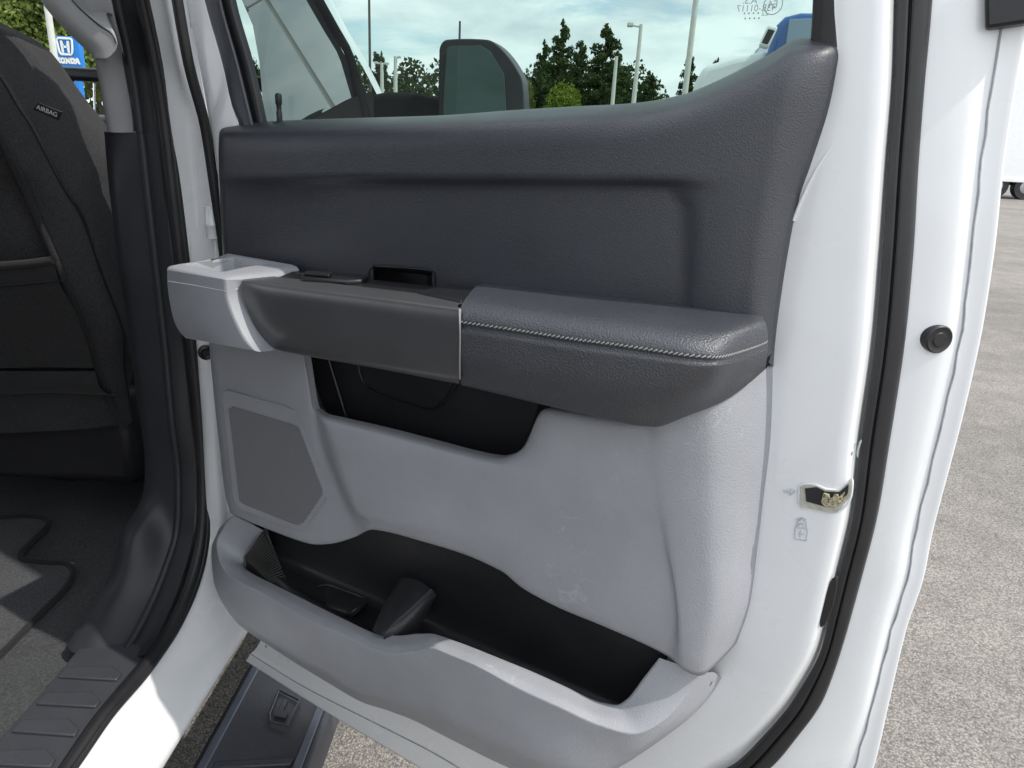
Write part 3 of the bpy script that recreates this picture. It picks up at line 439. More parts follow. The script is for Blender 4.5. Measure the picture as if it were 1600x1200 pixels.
gridmesh(surf([[(-0.0636, 0.06, -0.0098), (0.2595, 0.06, 0.0077), (0.4593, 0.06, 0.0194), (0.6306, 0.06, 0.0325), (0.8006, 0.06, 0.0909)], [(-0.0776, 0.06, -0.1288), (0.2585, 0.06, -0.0983), (0.465, 0.06, -0.0795), (0.6417, 0.06, -0.0634), (0.794, 0.06, -0.0496)], [(-0.1215, 0.06, -0.5615), (0.2549, 0.06, -0.4614), (0.4834, 0.06, -0.4006), (0.6747, 0.06, -0.3497), (0.8028, 0.06, -0.3156)], [(-0.0139, 0.06, -0.8392), (0.2512, 0.06, -0.8386), (0.5047, 0.06, -0.773), (0.7122, 0.06, -0.6747), (0.7861, 0.06, -0.5697)]], .05, .05), v, f)
door = raw('rear_door', v, f, 'paint', truck, True); door.location = Vector(DOOR_O) - truck.location; door.rotation_euler.z = ang
door['label'] = 'open rear door, white shell with charcoal and grey inner trim'
# outer skin behind, seen only from other places
raw('outer_skin', off([(-0.1416, 0.1, -0.0171), (-0.0831, 0.1, -0.9361), (0.8684, 0.1, -0.9703), (0.9756, 0.1, -0.6767), (0.9733, 0.1, -0.0787), (0.9383, 0.1, 0.0783), (0.8036, 0.1, 0.0769), (0.7186, 0.1, 0.0371), (0.5274, 0.1, 0.0122)], y=.0), [tuple(range(9))], 'paint', door)
# stamped edges of the shell
tubes('seam_sealer', [curve([Vector(a).lerp(Vector(b), .5) + Vector((.0008 * math.sin(i * 2.7), -.0009, 0)) for i, (a, b) in enumerate(zip(surf([sh_f], .03, 1)[0] if False else curve(sh_f, .03), curve(sh_f, .03)))], .02)], .0011, plain('sealer_line', (.30, .32, .34), .6, .2, 80).m, door, 6)
tubes('pressed_rib', [curve([(0.824, 0.0325, 0.1718), (0.8398, 0.0325, 0.0881), (0.8358, 0.0325, 0.0513), (0.8291, 0.0325, 0.0168), (0.8196, 0.0325, -0.0049), (0.8062, 0.0325, -0.0563)], .02)], .002, 'paint', door, 8)
# rubber seal round the door
sl = [Vector(a).lerp(Vector(b), .42) + Vector((0, -.011, 0)) for a, b in zip(sh_c, sh_d)]; sl2 = [Vector(a).lerp(Vector(b), .80) + Vector((0, -.006, 0)) for a, b in zip(sh_c, sh_d)]
patch('weather_seal', [off(sh_c, y=-.001), off([Vector(a).lerp(Vector(b), .02) for a, b in zip(sh_c, sh_d)], y=-.012), off([Vector(a).lerp(Vector(b), .34) for a, b in zip(sh_c, sh_d)], y=-.013), off([Vector(a).lerp(Vector(b), .40) for a, b in zip(sh_c, sh_d)], y=-.006), off([Vector(a).lerp(Vector(b), .46) for a, b in zip(sh_c, sh_d)], y=-.013), off([Vector(a).lerp(Vector(b), .9) for a, b in zip(sh_c, sh_d)], y=-.010), off(sh_d, y=-.001)][0:7] if True else [], 'rubber', door, .012, .004)
for dn in door.children: 
    if dn.name == 'weather_seal':
        dn.data.transform(Matrix.Identity(4))
# belt weather strip end, plug, latch and stamped marks on the edge
slab('belt_strip_end', [(0.9201, 0.07, 0.1737), (0.933, 0.07, 0.1205), (0.9606, 0.07, 0.1244), (0.9782, 0.07, 0.1279), (0.9768, 0.07, 0.1704)], (0, 1, 0), .02, 'black', door, .003)
lathe('drain_plug', [(0.9556, 0.0755, -0.1614)][0], (.62, -.78, 0), [(.0145, -.008), (.0145, .0015), (.0132, .003), (.0110, .002), (.0075, .002), (.0067, .003), (.001, .003)], 'rubber', door, 24)
lt = [(0.8604, 0.029, -0.3348), (0.8619, 0.029, -0.332), (0.8756, 0.029, -0.3279), (0.8858, 0.029, -0.3302), (0.8993, 0.029, -0.3277), (0.9083, 0.029, -0.3115), (0.9112, 0.029, -0.3308), (0.902, 0.029, -0.3528), (0.8942, 0.029, -0.3561), (0.8657, 0.029, -0.3581), (0.863, 0.029, -0.3542)]
latch = slab('door_latch', lt, (0, -1, 0), .0016, plain('latch_plate', (.42, .42, .37), .4, .25, 90).m, door, .001)
slab('latch_mouth', [(0.8659, 0.0272, -0.3347), (0.8769, 0.0272, -0.3298), (0.8864, 0.0272, -0.3323), (0.8992, 0.0272, -0.3292), (0.9065, 0.0272, -0.318), (0.9077, 0.0272, -0.3274), (0.8989, 0.0272, -0.3453), (0.8907, 0.0272, -0.3494), (0.8697, 0.0272, -0.349)], (0, -1, 0), .001, 'black', latch)
gt = NT('old_grease'); gn = gt.noise(420, 4, .7); gt.set(Base_Color=gt.ramp(gn, [(.38, (.05, .045, .035)), (.5, (.36, .32, .2)), (.66, (.62, .57, .42))]), Roughness=.4, Metallic=.2)
slab('latch_claw', [(0.8847, 0.0262, -0.3332), (0.8905, 0.0262, -0.333), (0.8918, 0.0262, -0.3371), (0.8943, 0.0262, -0.3364), (0.8947, 0.0262, -0.3317), (0.8989, 0.0262, -0.3304), (0.9013, 0.0262, -0.3365), (0.8991, 0.0262, -0.3455), (0.8894, 0.0262, -0.3486), (0.8842, 0.0262, -0.3448)], (0, -1, 0), .003, gt.m, latch, .0008)
slab('latch_striker_wedge', [(0.8992, 0.0262, -0.3356), (0.9034, 0.0275, -0.3281), (0.907, 0.03, -0.319), (0.9088, 0.031, -0.3189), (0.909, 0.03, -0.3297), (0.9019, 0.0275, -0.3445)], (0, -1, 0), .002, gt.m, latch, .0006)
tubes('latch_lip', [curve(list(lt) + [lt[0]], .006)], .0013, 'paint', latch, 6)
for q in ([(0.9033, 0.0405, -0.2981), (0.902, 0.041, -0.2912), (0.9024, 0.042, -0.2841), (0.9036, 0.043, -0.2775)], [(0.9087, 0.0465, -0.2937), (0.9074, 0.047, -0.2868), (0.9077, 0.048, -0.279), (0.9085, 0.049, -0.274)], [(0.9074, 0.0365, -0.3764), (0.906, 0.037, -0.3692), (0.9058, 0.038, -0.3619), (0.907, 0.039, -0.355)]):
    tubes('slot_edge', [curve(q, .004)], [.0005] + [.0011] * (len(curve(q, .004)) - 2) + [.0004], 'etch', door, 6)
slab('check_strap_grommet', [(0.9098, 0.039, -0.5033), (0.9064, 0.039, -0.4917), (0.9059, 0.039, -0.4618), (0.9102, 0.039, -0.4374), (0.9151, 0.039, -0.4314), (0.9175, 0.039, -0.4446), (0.9181, 0.039, -0.4696), (0.9142, 0.039, -0.497)], (0, -1, 0), .003, 'rubber', door, .0015)
ar = [(0.8451, 0.0295, -0.3442), (0.8516, 0.0295, -0.343), (0.8511, 0.0295, -0.3401), (0.8569, 0.0295, -0.3422), (0.8519, 0.0295, -0.3485), (0.852, 0.0295, -0.3453), (0.8454, 0.0295, -0.3465)]
M['stamp'] = plain('stamp_edge_shade', (.50, .52, .55), .35, .05, 60).m  # emboss shading of the stamps, put into a darker tint
tubes('arrow_stamp', [list(ar) + [ar[0]]], .0006, 'stamp', door, 6)
pl_ = [(0.864, 0.0295, -0.3844), (0.8657, 0.0295, -0.3984), (0.8776, 0.0295, -0.3967), (0.8765, 0.0295, -0.3826), (0.864, 0.0295, -0.3844)]; sh_ = [(0.8652, 0.0295, -0.3832), (0.8648, 0.0295, -0.3769), (0.8687, 0.0295, -0.3724), (0.8738, 0.0295, -0.3747), (0.8751, 0.0295, -0.3823)]; sh2 = [(0.8663, 0.0295, -0.382), (0.8677, 0.0295, -0.3783), (0.8703, 0.0295, -0.3775), (0.8723, 0.0295, -0.3816)]; kk = [(0.8685, 0.0295, -0.391), (0.8737, 0.0295, -0.39)]; k2 = [(0.8698, 0.0295, -0.3865), (0.8706, 0.0295, -0.3951)]; k3 = [(0.8631, 0.0295, -0.3751), (0.8678, 0.0295, -0.3711), (0.8733, 0.0295, -0.3717)]
tubes('lock_stamp', [pl_, sh_, sh2, kk, k2, k3], .0007, 'stamp', door, 6)
# window frame, run channels and glass
patch('front_window_frame', [upto([(-0.0825, 0.032, 0.3039), (-0.0472, 0.032, 0.1736), (-0.0191, 0.032, 0.0887), (-0.0077, 0.032, 0.0321), (0.0087, 0.032, 0.005)], .46), upto([(-0.064, 0.026, 0.3006), (-0.0302, 0.026, 0.172), (-0.0037, 0.026, 0.0881), (0.0105, 0.026, 0.0322), (0.0279, 0.026, 0.0046)], .46), upto([(-0.0294, 0.03, 0.2985), (-0.0096, 0.03, 0.1718), (0.0171, 0.03, 0.0885), (0.0328, 0.03, 0.033), (0.0408, 0.03, 0.0052)], .46), upto([(-0.0426, 0.045, 0.3036), (-0.0236, 0.045, 0.1748), (0.005, 0.045, 0.09), (0.021, 0.045, 0.0335), (0.0292, 0.045, 0.0053)], .46)], 'dark', door, .02, .01)
patch('front_run_channel', [upto([(-0.0391, 0.04, 0.3019), (-0.0202, 0.04, 0.1739), (0.0081, 0.04, 0.0895), (0.024, 0.04, 0.0333), (0.0334, 0.04, 0.0044)], .46), upto([(-0.0186, 0.036, 0.299), (0.0005, 0.036, 0.1725), (0.0288, 0.036, 0.0891), (0.0433, 0.036, 0.0336), (0.05, 0.036, 0.0049)], .46), upto([(-0.0177, 0.046, 0.3015), (0.0033, 0.046, 0.174), (0.0319, 0.046, 0.0901), (0.0467, 0.046, 0.0342), (0.0535, 0.046, 0.0054)], .46)], 'rubber', door, .02, .01)
patch('rear_window_frame', [upto([(0.7735, 0.048, 0.2294), (0.787, 0.048, 0.1451), (0.7897, 0.048, 0.1233), (0.7914, 0.048, 0.1066)], .46), upto([(0.7784, 0.034, 0.2253), (0.7918, 0.034, 0.1427), (0.7944, 0.034, 0.1212), (0.7963, 0.034, 0.1038)], .46), upto([(0.8036, 0.032, 0.2225), (0.817, 0.032, 0.1414), (0.8192, 0.032, 0.1204), (0.8204, 0.032, 0.1022)], .46), upto([(0.8037, 0.045, 0.2258), (0.8173, 0.045, 0.1435), (0.8196, 0.045, 0.1222), (0.8216, 0.045, 0.1026)], .46)], 'black', door, .02, .01)
dg = raw('window_glass', [(-0.0896, 0.05, 0.5694), (-0.0107, 0.05, 0.1752), (0.0253, 0.05, 0.0819), (0.0432, 0.05, -0.0012), (0.2678, 0.05, 0.0118), (0.4647, 0.05, 0.0265), (0.6262, 0.05, 0.0385), (0.7134, 0.05, 0.0658), (0.8002, 0.05, 0.1012), (0.7386, 0.05, 0.4787)], [tuple(range(10))], 'glass', door)
gx = Vector((1, 0, 0)); gz = Vector((0, 0, 1))
text('glass_marking', '43R-01117', [(0.7349, 0.0495, 0.14)][0], gx, gz, .0085, 'etch', door, .00005, True)
text('glass_marking', '22 • • • •', [(0.7356, 0.0495, 0.1355)][0], gx, gz, .007, 'etch', door, .00005, True)
text('glass_marking', '• • • •', [(0.7326, 0.0495, 0.131)][0], gx, gz, .007, 'etch', door, .00005, True)
text('glass_marking', 'A.S.', [(0.7282, 0.0495, 0.147)][0], gx, gz, .009, 'etch', door, .00005, True)
text('glass_marking', 'E4', [(0.7508, 0.0495, 0.1429)][0], gx, gz, .009, 'etch', door, .00005, True)
ec = Vector([(0.7508, 0.0495, 0.1429)][0]); tubes('glass_marking_ring', [[ec + Vector((math.cos(a) * .0088, 0, math.sin(a) * .0088)) for a in (2 * math.pi * k / 24 for k in range(25))]], .00045, 'etch', door, 5)
xl, xr = hl[0][0], sh_h[0][0]
slab('window_frame_header', [(xl, .03, .42), (xr, .03, .42), (xr - .03, .03, .52), (xl + .06, .03, .52)], (0, 1, 0), .06, 'paint', door, .008)
# lock knob
kb = Vector([(0.0863, 0.038, 0.0132)][0])
lathe('lock_knob', kb, (0, 0, 1), [(.0065, -.004), (.0065, .0), (.004, .001), (.0042, .012), (.0035, .014), (.0035, .022), (.0046, .024), (.0048, .034), (.0042, .037), (.001, .0385)], 'black', door, 18)
lathe('lock_knob_collar', kb + Vector((-.003, 0, -.002)), (0, 0, 1), [(.008, -.001), (.008, .001), (.0055, .0015)], 'dark', door, 16)

# ---- upper trim
u0 = [(-0.0523, 0.047, 0.0005), (-0.0401, 0.047, 0.0056), (0.0936, 0.047, 0.0156), (0.2374, 0.047, 0.0236), (0.3634, 0.047, 0.0305), (0.4657, 0.047, 0.0393), (0.5495, 0.047, 0.0457), (0.6185, 0.047, 0.0506), (0.6739, 0.047, 0.0607), (0.7096, 0.047, 0.0753), (0.7537, 0.047, 0.0978), (0.7824, 0.047, 0.1127), (0.8104, 0.047, 0.1101), (0.8181, 0.047, 0.1051)]
u1 = [(-0.0446, 0.038, -0.0041), (-0.0175, 0.028, 0.0012), (0.1153, 0.026, 0.0112), (0.2556, 0.026, 0.0192), (0.3784, 0.026, 0.0263), (0.4782, 0.026, 0.0337), (0.56, 0.026, 0.0394), (0.6272, 0.026, 0.0451), (0.6812, 0.026, 0.0551), (0.716, 0.026, 0.0688), (0.7581, 0.026, 0.0898), (0.786, 0.026, 0.1046), (0.8136, 0.03, 0.1042), (0.8199, 0.042, 0.1012)]
u2 = [(-0.0436, 0.035, -0.0143), (0.0031, 0.01, -0.0093), (0.1355, 0.006, -0.0005), (0.2727, 0.006, 0.0082), (0.3928, 0.006, 0.015), (0.4905, 0.006, 0.0221), (0.5704, 0.006, 0.0283), (0.6348, 0.006, 0.0336), (0.687, 0.006, 0.0431), (0.7207, 0.006, 0.0557), (0.7609, 0.006, 0.0756), (0.7851, 0.006, 0.0899), (0.811, 0.014, 0.0938), (0.8221, 0.04, 0.0906)]
u3 = [(-0.0465, 0.035, -0.0378), (0.0038, 0.006, -0.0335), (0.1402, 0, -0.0229), (0.2775, 0, -0.0128), (0.3975, 0, -0.0053), (0.4951, 0, 0.0015), (0.575, 0, 0.0086), (0.6371, 0, 0.014), (0.6889, 0, 0.0224), (0.7219, 0, 0.032), (0.7605, 0, 0.0487), (0.7842, 0, 0.0604), (0.8073, 0.01, 0.0615), (0.8228, 0.04, 0.0525)]
u4 = [(-0.049, 0.035, -0.0712), (0.0013, 0.006, -0.0672), (0.1378, 0, -0.0579), (0.2767, 0, -0.0484), (0.3983, 0, -0.0409), (0.4972, 0, -0.0341), (0.5782, 0, -0.0293), (0.6392, 0, -0.0251), (0.6919, 0, -0.0221), (0.7247, 0, -0.0198), (0.7613, 0, -0.0113), (0.7822, 0, -0.0023), (0.8027, 0.012, 0.003), (0.8146, 0.04, -0.0059)]
u5 = [(-0.0495, 0.035, -0.0876), (-0.0016, 0.008, -0.0832), (0.1326, 0.004, -0.0721), (0.2686, 0.009, -0.0622), (0.3922, 0.009, -0.0537), (0.4926, 0.009, -0.0462), (0.575, 0.009, -0.0407), (0.634, 0.009, -0.0362), (0.6808, 0.009, -0.0334), (0.7195, 0.002, -0.034), (0.7605, 0, -0.0307), (0.7807, 0, -0.0267), (0.7997, 0.012, -0.0244), (0.8096, 0.04, -0.0295)]
u6 = [(-0.0519, 0.035, -0.1201), (-0.0049, 0.009, -0.1145), (0.1275, 0.007, -0.1), (0.2672, 0.01, -0.0862), (0.392, 0.01, -0.0754), (0.4932, 0.01, -0.0666), (0.5761, 0.01, -0.0594), (0.6333, 0.01, -0.0545), (0.6951, 0.01, -0.0504), (0.7206, 0.002, -0.0516), (0.76, 0, -0.0523), (0.7797, 0, -0.0511), (0.7983, 0.012, -0.0525), (0.8069, 0.04, -0.0567)]
u7 = [(-0.0531, 0.035, -0.1805), (-0.0073, 0.009, -0.1727), (0.1224, 0.008, -0.1577), (0.2661, 0.01, -0.1415), (0.393, 0.01, -0.1229), (0.4958, 0.01, -0.1113), (0.5798, 0.01, -0.1019), (0.6377, 0.01, -0.0954), (0.7031, 0.01, -0.0914), (0.724, 0.002, -0.0915), (0.7623, 0, -0.0932), (0.7812, 0, -0.0922), (0.7991, 0.012, -0.0952), (0.8064, 0.04, -0.0989)]
u8 = [(-0.0534, 0.035, -0.196), (-0.0075, 0.009, -0.1875), (0.12, 0.009, -0.1768), (0.2803, 0.01, -0.1606), (0.3796, 0.01, -0.1531), (0.4984, 0.01, -0.1574), (0.5836, 0.01, -0.1456), (0.6421, 0.01, -0.1374), (0.7074, 0.01, -0.1353), (0.7262, 0.003, -0.135), (0.7644, 0, -0.1336), (0.7841, 0, -0.1359), (0.801, 0.012, -0.142), (0.8074, 0.04, -0.1555)]
u9 = [(-0.0568, 0.035, -0.2382), (-0.0143, 0.012, -0.229), (0.1144, 0.012, -0.2111), (0.2777, 0.012, -0.2153), (0.379, 0.012, -0.2041), (0.4996, 0.012, -0.1975), (0.5866, 0.012, -0.1912), (0.6464, 0.012, -0.1849), (0.7093, 0.012, -0.1779), (0.7298, 0.005, -0.1765), (0.768, 0.002, -0.1797), (0.7893, 0.002, -0.1896), (0.8082, 0.012, -0.1987), (0.8113, 0.04, -0.2121)]
# a hole for the pull cup is left out of the face
g = surf([u0, u1, u2, u3, u4, u5, u6, u7, u8, u9], .008, .008); v, f = [], []; gridmesh(g, v, f)
hp = [(0.2824, 0.01, -0.1681), (0.3756, 0.01, -0.1611), (0.3791, 0.01, -0.1867), (0.3742, 0.01, -0.2045), (0.2874, 0.01, -0.2135), (0.2786, 0.01, -0.1951)]
def inside(p, poly):
    c = False
    for (ax, _, az), (bx, _, bz) in zip(poly, poly[1:] + poly[:1]):
        if (az > p.z) != (bz > p.z) and p.x < (bx - ax) * (p.z - az) / (bz - az) + ax: c = not c
    return c
f = [q for q in f if not inside(sum((v[i] for i in q), Vector()) / 4, hp)]
upper = raw('upper_trim', v, f, 'dark', door, True)
# pull cup in that hole
ho = [(0.2735, 0.0085, -0.1744), (0.2827, 0.0085, -0.1644), (0.3004, 0.0085, -0.1613), (0.3746, 0.0085, -0.1577), (0.3838, 0.0085, -0.1615), (0.3853, 0.0085, -0.183), (0.3816, 0.0085, -0.2091), (0.2886, 0.0085, -0.222), (0.2719, 0.0085, -0.1976)]; hi = [(0.2584, 0.045, -0.1847), (0.2654, 0.045, -0.1801), (0.2793, 0.045, -0.1783), (0.3394, 0.045, -0.1748), (0.3459, 0.045, -0.1765), (0.3462, 0.045, -0.1968), (0.3422, 0.045, -0.2181), (0.2696, 0.045, -0.2276), (0.2604, 0.045, -0.2066)]
v, f = [], []; oo = curve(list(ho) + [ho[0]], .004)[:-1]; k = len(oo)
ii = curve(list(hi) + [hi[0]], .004)
ii = [Vector(p) for p in hi]; oo = [Vector(p) for p in ho]; k = len(oo)
om = [a.lerp(b, .12) + Vector((0, -.0005, 0)) for a, b in zip(oo, ii)]
gridmesh([oo, om, [a.lerp(b, .8) for a, b in zip(oo, ii)], ii], v, f, True); f.append(tuple(range(3 * k, 4 * k)))
raw('pull_cup', v, f, 'liner', door, True, 50)

# ---- lower trim: speaker pod, bulged centre, stepped right side, turned lip
l0 = [(-0.0926, 0.034, -0.3365), (-0.0104, -0.022, -0.3101), (0.0814, -0.026, -0.2979), (0.151, -0.026, -0.295), (0.1743, -0.024, -0.2988), (0.1948, -0.024, -0.3864), (0.238, -0.045, -0.3795), (0.345, -0.048, -0.3769), (0.4498, -0.048, -0.376), (0.5123, -0.048, -0.3722), (0.5485, -0.048, -0.3511), (0.575, -0.046, -0.2933), (0.638, -0.046, -0.286), (0.6976, -0.046, -0.2753), (0.7157, -0.028, -0.2617), (0.7619, -0.022, -0.2241), (0.7886, -0.006, -0.2157), (0.8102, 0.036, -0.2041)]
l1 = [(-0.0943, 0.034, -0.3767), (-0.0096, -0.024, -0.3485), (0.0802, -0.028, -0.336), (0.1517, -0.029, -0.3294), (0.1807, -0.027, -0.3279), (0.1987, -0.026, -0.399), (0.2488, -0.054, -0.3847), (0.3555, -0.058, -0.3801), (0.4588, -0.058, -0.3788), (0.525, -0.058, -0.3743), (0.5622, -0.058, -0.3521), (0.5877, -0.056, -0.303), (0.6434, -0.056, -0.2945), (0.7022, -0.056, -0.2827), (0.7202, -0.03, -0.2809), (0.7645, -0.022, -0.2521), (0.7942, -0.006, -0.2443), (0.8169, 0.036, -0.2501)]
l2 = [(-0.0947, 0.034, -0.4471), (-0.0098, -0.024, -0.4135), (0.075, -0.029, -0.4034), (0.1428, -0.03, -0.3957), (0.1815, -0.029, -0.392), (0.2046, -0.026, -0.4334), (0.2648, -0.052, -0.4184), (0.3602, -0.06, -0.4042), (0.4613, -0.061, -0.3965), (0.5302, -0.061, -0.3872), (0.578, -0.061, -0.369), (0.6068, -0.06, -0.3326), (0.6548, -0.059, -0.3199), (0.7078, -0.058, -0.3059), (0.7258, -0.029, -0.3056), (0.7692, -0.021, -0.2879), (0.7991, -0.006, -0.2854), (0.8225, 0.036, -0.3017)]
l3 = [(-0.0932, 0.034, -0.5321), (-0.0082, -0.024, -0.4919), (0.0731, -0.029, -0.4866), (0.1421, -0.03, -0.4827), (0.1966, -0.028, -0.4768), (0.2263, -0.027, -0.4847), (0.2826, -0.05, -0.4743), (0.3675, -0.06, -0.4525), (0.4623, -0.061, -0.4344), (0.541, -0.061, -0.4188), (0.5974, -0.061, -0.4011), (0.6338, -0.061, -0.3855), (0.6722, -0.06, -0.3739), (0.7215, -0.058, -0.3555), (0.7369, -0.029, -0.3594), (0.7787, -0.021, -0.3461), (0.8072, -0.006, -0.3438), (0.8249, 0.036, -0.3603)]
l4 = [(-0.0895, 0.034, -0.6333), (-0.0049, -0.024, -0.5877), (0.0735, -0.029, -0.5803), (0.161, -0.03, -0.5726), (0.2282, -0.029, -0.5479), (0.2534, -0.028, -0.5327), (0.3038, -0.048, -0.5137), (0.3784, -0.06, -0.495), (0.4695, -0.061, -0.4768), (0.5526, -0.061, -0.4642), (0.6143, -0.061, -0.4559), (0.6629, -0.06, -0.4434), (0.7006, -0.059, -0.428), (0.739, -0.056, -0.4102), (0.7499, -0.029, -0.4159), (0.7886, -0.021, -0.4064), (0.815, -0.006, -0.4048), (0.8281, 0.036, -0.4264)]
l5 = [(-0.0812, 0.034, -0.6663), (-0.0013, -0.022, -0.6204), (0.0726, -0.028, -0.6118), (0.1702, -0.03, -0.6039), (0.2195, -0.03, -0.5893), (0.267, -0.03, -0.5598), (0.3256, -0.046, -0.522), (0.3907, -0.056, -0.5157), (0.4763, -0.058, -0.5045), (0.5316, -0.058, -0.5094), (0.573, -0.058, -0.5258), (0.621, -0.058, -0.5291), (0.6863, -0.057, -0.5303), (0.7645, -0.05, -0.5129), (0.77, -0.029, -0.502), (0.8002, -0.021, -0.4943), (0.8222, -0.006, -0.4858), (0.8312, 0.036, -0.5031)]
l6 = [(-0.0784, 0.034, -0.672), (-0.0055, -0.018, -0.6298), (0.07, -0.024, -0.6254), (0.1705, -0.027, -0.6181), (0.2174, -0.027, -0.6028), (0.2674, -0.028, -0.5739), (0.3203, -0.04, -0.5371), (0.3905, -0.05, -0.5278), (0.4769, -0.052, -0.5239), (0.5308, -0.052, -0.5282), (0.5668, -0.052, -0.5421), (0.6142, -0.052, -0.5496), (0.6856, -0.05, -0.5534), (0.7597, -0.04, -0.5629), (0.7797, -0.028, -0.5675), (0.8, -0.018, -0.5744), (0.8116, -0.006, -0.5664), (0.8255, 0.036, -0.5561)]
for L in (l0, l1, l2, l3, l4, l5, l6):     # centre sits back, the column at the latch side stands proud
    for j, dw in ((7, -.010), (8, -.014), (9, -.014), (10, -.014), (11, -.014), (12, -.014), (13, -.013), (14, .017), (15, .019), (16, .007)):
        L[j] = (L[j][0], L[j][1] - dw * (.6 if L is l6 and j > 12 else 1), L[j][2])
l7 = [(p[0], p[1] + .02 + .0 * i, p[2] + .004) for i, p in enumerate(l6)]
l7[0] = (l6[0][0], l6[0][1] + .01, l6[0][2]); l7[-1] = l6[-1]
lower = patch('lower_trim', [off(l0, y=.012, z=-.001), l0, l1, l2, l3, l4, l5, l6, l7, off(l7, y=.02)], 'grey', door, .007, .007)
# rear edge strip of the lower trim carries on down to the pocket
ra = [(0.79, -0.018, -0.5633), (0.7996, -0.016, -0.576), (0.792, -0.012, -0.6089), (0.7754, -0.008, -0.6446)]; 
# ---- speaker grille
sp = [(0.0017, -0.0325, -0.404), (0.0088, -0.0325, -0.3949), (0.0225, -0.0325, -0.3919), (0.1459, -0.0325, -0.3901), (0.159, -0.0325, -0.3922), (0.1677, -0.0325, -0.3993), (0.2163, -0.0325, -0.5099), (0.2172, -0.0325, -0.5194), (0.2101, -0.0325, -0.5313), (0.1739, -0.0325, -0.5831), (0.1622, -0.0325, -0.5951), (0.1466, -0.0325, -0.598), (0.024, -0.0325, -0.6015), (0.0136, -0.0325, -0.5976), (0.0085, -0.0325, -0.5872)]
def ring(name, outline, inset, mat, par, h):
    c = sum((Vector(p) for p in outline), Vector()) / len(outline)
    a = [Vector(p) for p in outline]; b = [p.lerp(c, inset) + Vector((0, -h, 0)) for p in a]; d2 = [p.lerp(c, inset * 2) + Vector((0, 0, 0)) for p in a]
    v, f = [], []; gridmesh([a, b, d2], v, f, True); return raw(name, v, f, mat, par, True)
spk = ring('speaker_frame', sp, .018, 'grey', door, .0007)
slab('speaker_surround', [Vector(p) + Vector((0, .0004, 0)) for p in sp], (0, 1, 0), .006, 'grey', door)
slab('speaker_grille', [(0.0152, -0.0332, -0.4247), (0.025, -0.0332, -0.417), (0.1541, -0.0332, -0.4158), (0.1686, -0.0332, -0.4174), (0.2118, -0.0332, -0.5088), (0.2115, -0.0332, -0.5165), (0.2044, -0.0332, -0.5273), (0.1694, -0.0332, -0.5775), (0.1578, -0.0332, -0.587), (0.1438, -0.0332, -0.5882), (0.0339, -0.0332, -0.5885), (0.0234, -0.0332, -0.5858)], (0, 1, 0), .0005, 'grille', door)

# ---- upper pocket behind the rim
def bin_(name, ri, depth_y, drop, mat):
    top = [Vector(p) for p in ri]; k = len(top)
    return top
patch('upper_pocket_liner', [[(0.1756, -0.024, -0.2985), (0.1948, -0.024, -0.3864), (0.2173, -0.024, -0.3931)], [(0.1461, 0.02, -0.3142), (0.1771, 0.02, -0.4115), (0.207, 0.02, -0.417)], [(0.1474, 0.028, -0.3157), (0.1866, 0.028, -0.4138), (0.2124, 0.028, -0.4267)]], 'liner', door)
raw('upper_pocket_back', [(0.1255, 0.022, -0.29), (0.5446, 0.022, -0.2742), (0.5683, 0.022, -0.3466), (0.5646, 0.022, -0.4201), (0.1238, 0.022, -0.5516)], [(0, 1, 2, 3, 4)], 'liner', door)
pf = off([(0.2399, -0.022, -0.4033), (0.3233, -0.022, -0.399), (0.4322, -0.022, -0.3977), (0.502, -0.022, -0.3931), (0.5402, -0.022, -0.369), (0.5683, -0.022, -0.3065)], z=-.03)
patch('upper_pocket_floor', [pf, sety(off(pf, z=-.01), .024)], 'liner', door)
patch('upper_pocket_side', [[(0.5089, -0.026, -0.3877), (0.5423, -0.026, -0.3661), (0.5736, -0.026, -0.3023), (0.5831, -0.026, -0.2694)], [(0.4766, 0.022, -0.4269), (0.5056, 0.022, -0.4044), (0.5324, 0.022, -0.3378), (0.5419, 0.022, -0.3005)]], 'liner', door)
sw = [(0.241, 0.0205, -0.3178), (0.2526, 0.0205, -0.3451), (0.2767, 0.0205, -0.3537), (0.3666, 0.0205, -0.3586), (0.3841, 0.0205, -0.3526), (0.4009, 0.0205, -0.3336), (0.417, 0.0205, -0.3061)]
tubes('access_cover_joint', [curve(sw, .006)], .0014, 'black', door, 6)
slab('access_cover', [(0.243, 0.021, -0.3175), (0.2546, 0.021, -0.3448), (0.2787, 0.021, -0.3515), (0.3662, 0.021, -0.356), (0.3815, 0.021, -0.3505), (0.3963, 0.021, -0.3339), (0.4124, 0.021, -0.3017)], (0, -1, 0), .0022, 'liner', door, .001)
tubes('pocket_rib', [[(0.1844, 0.018, -0.3184), (0.2217, 0.018, -0.418)]], .002, 'liner', door, 6)

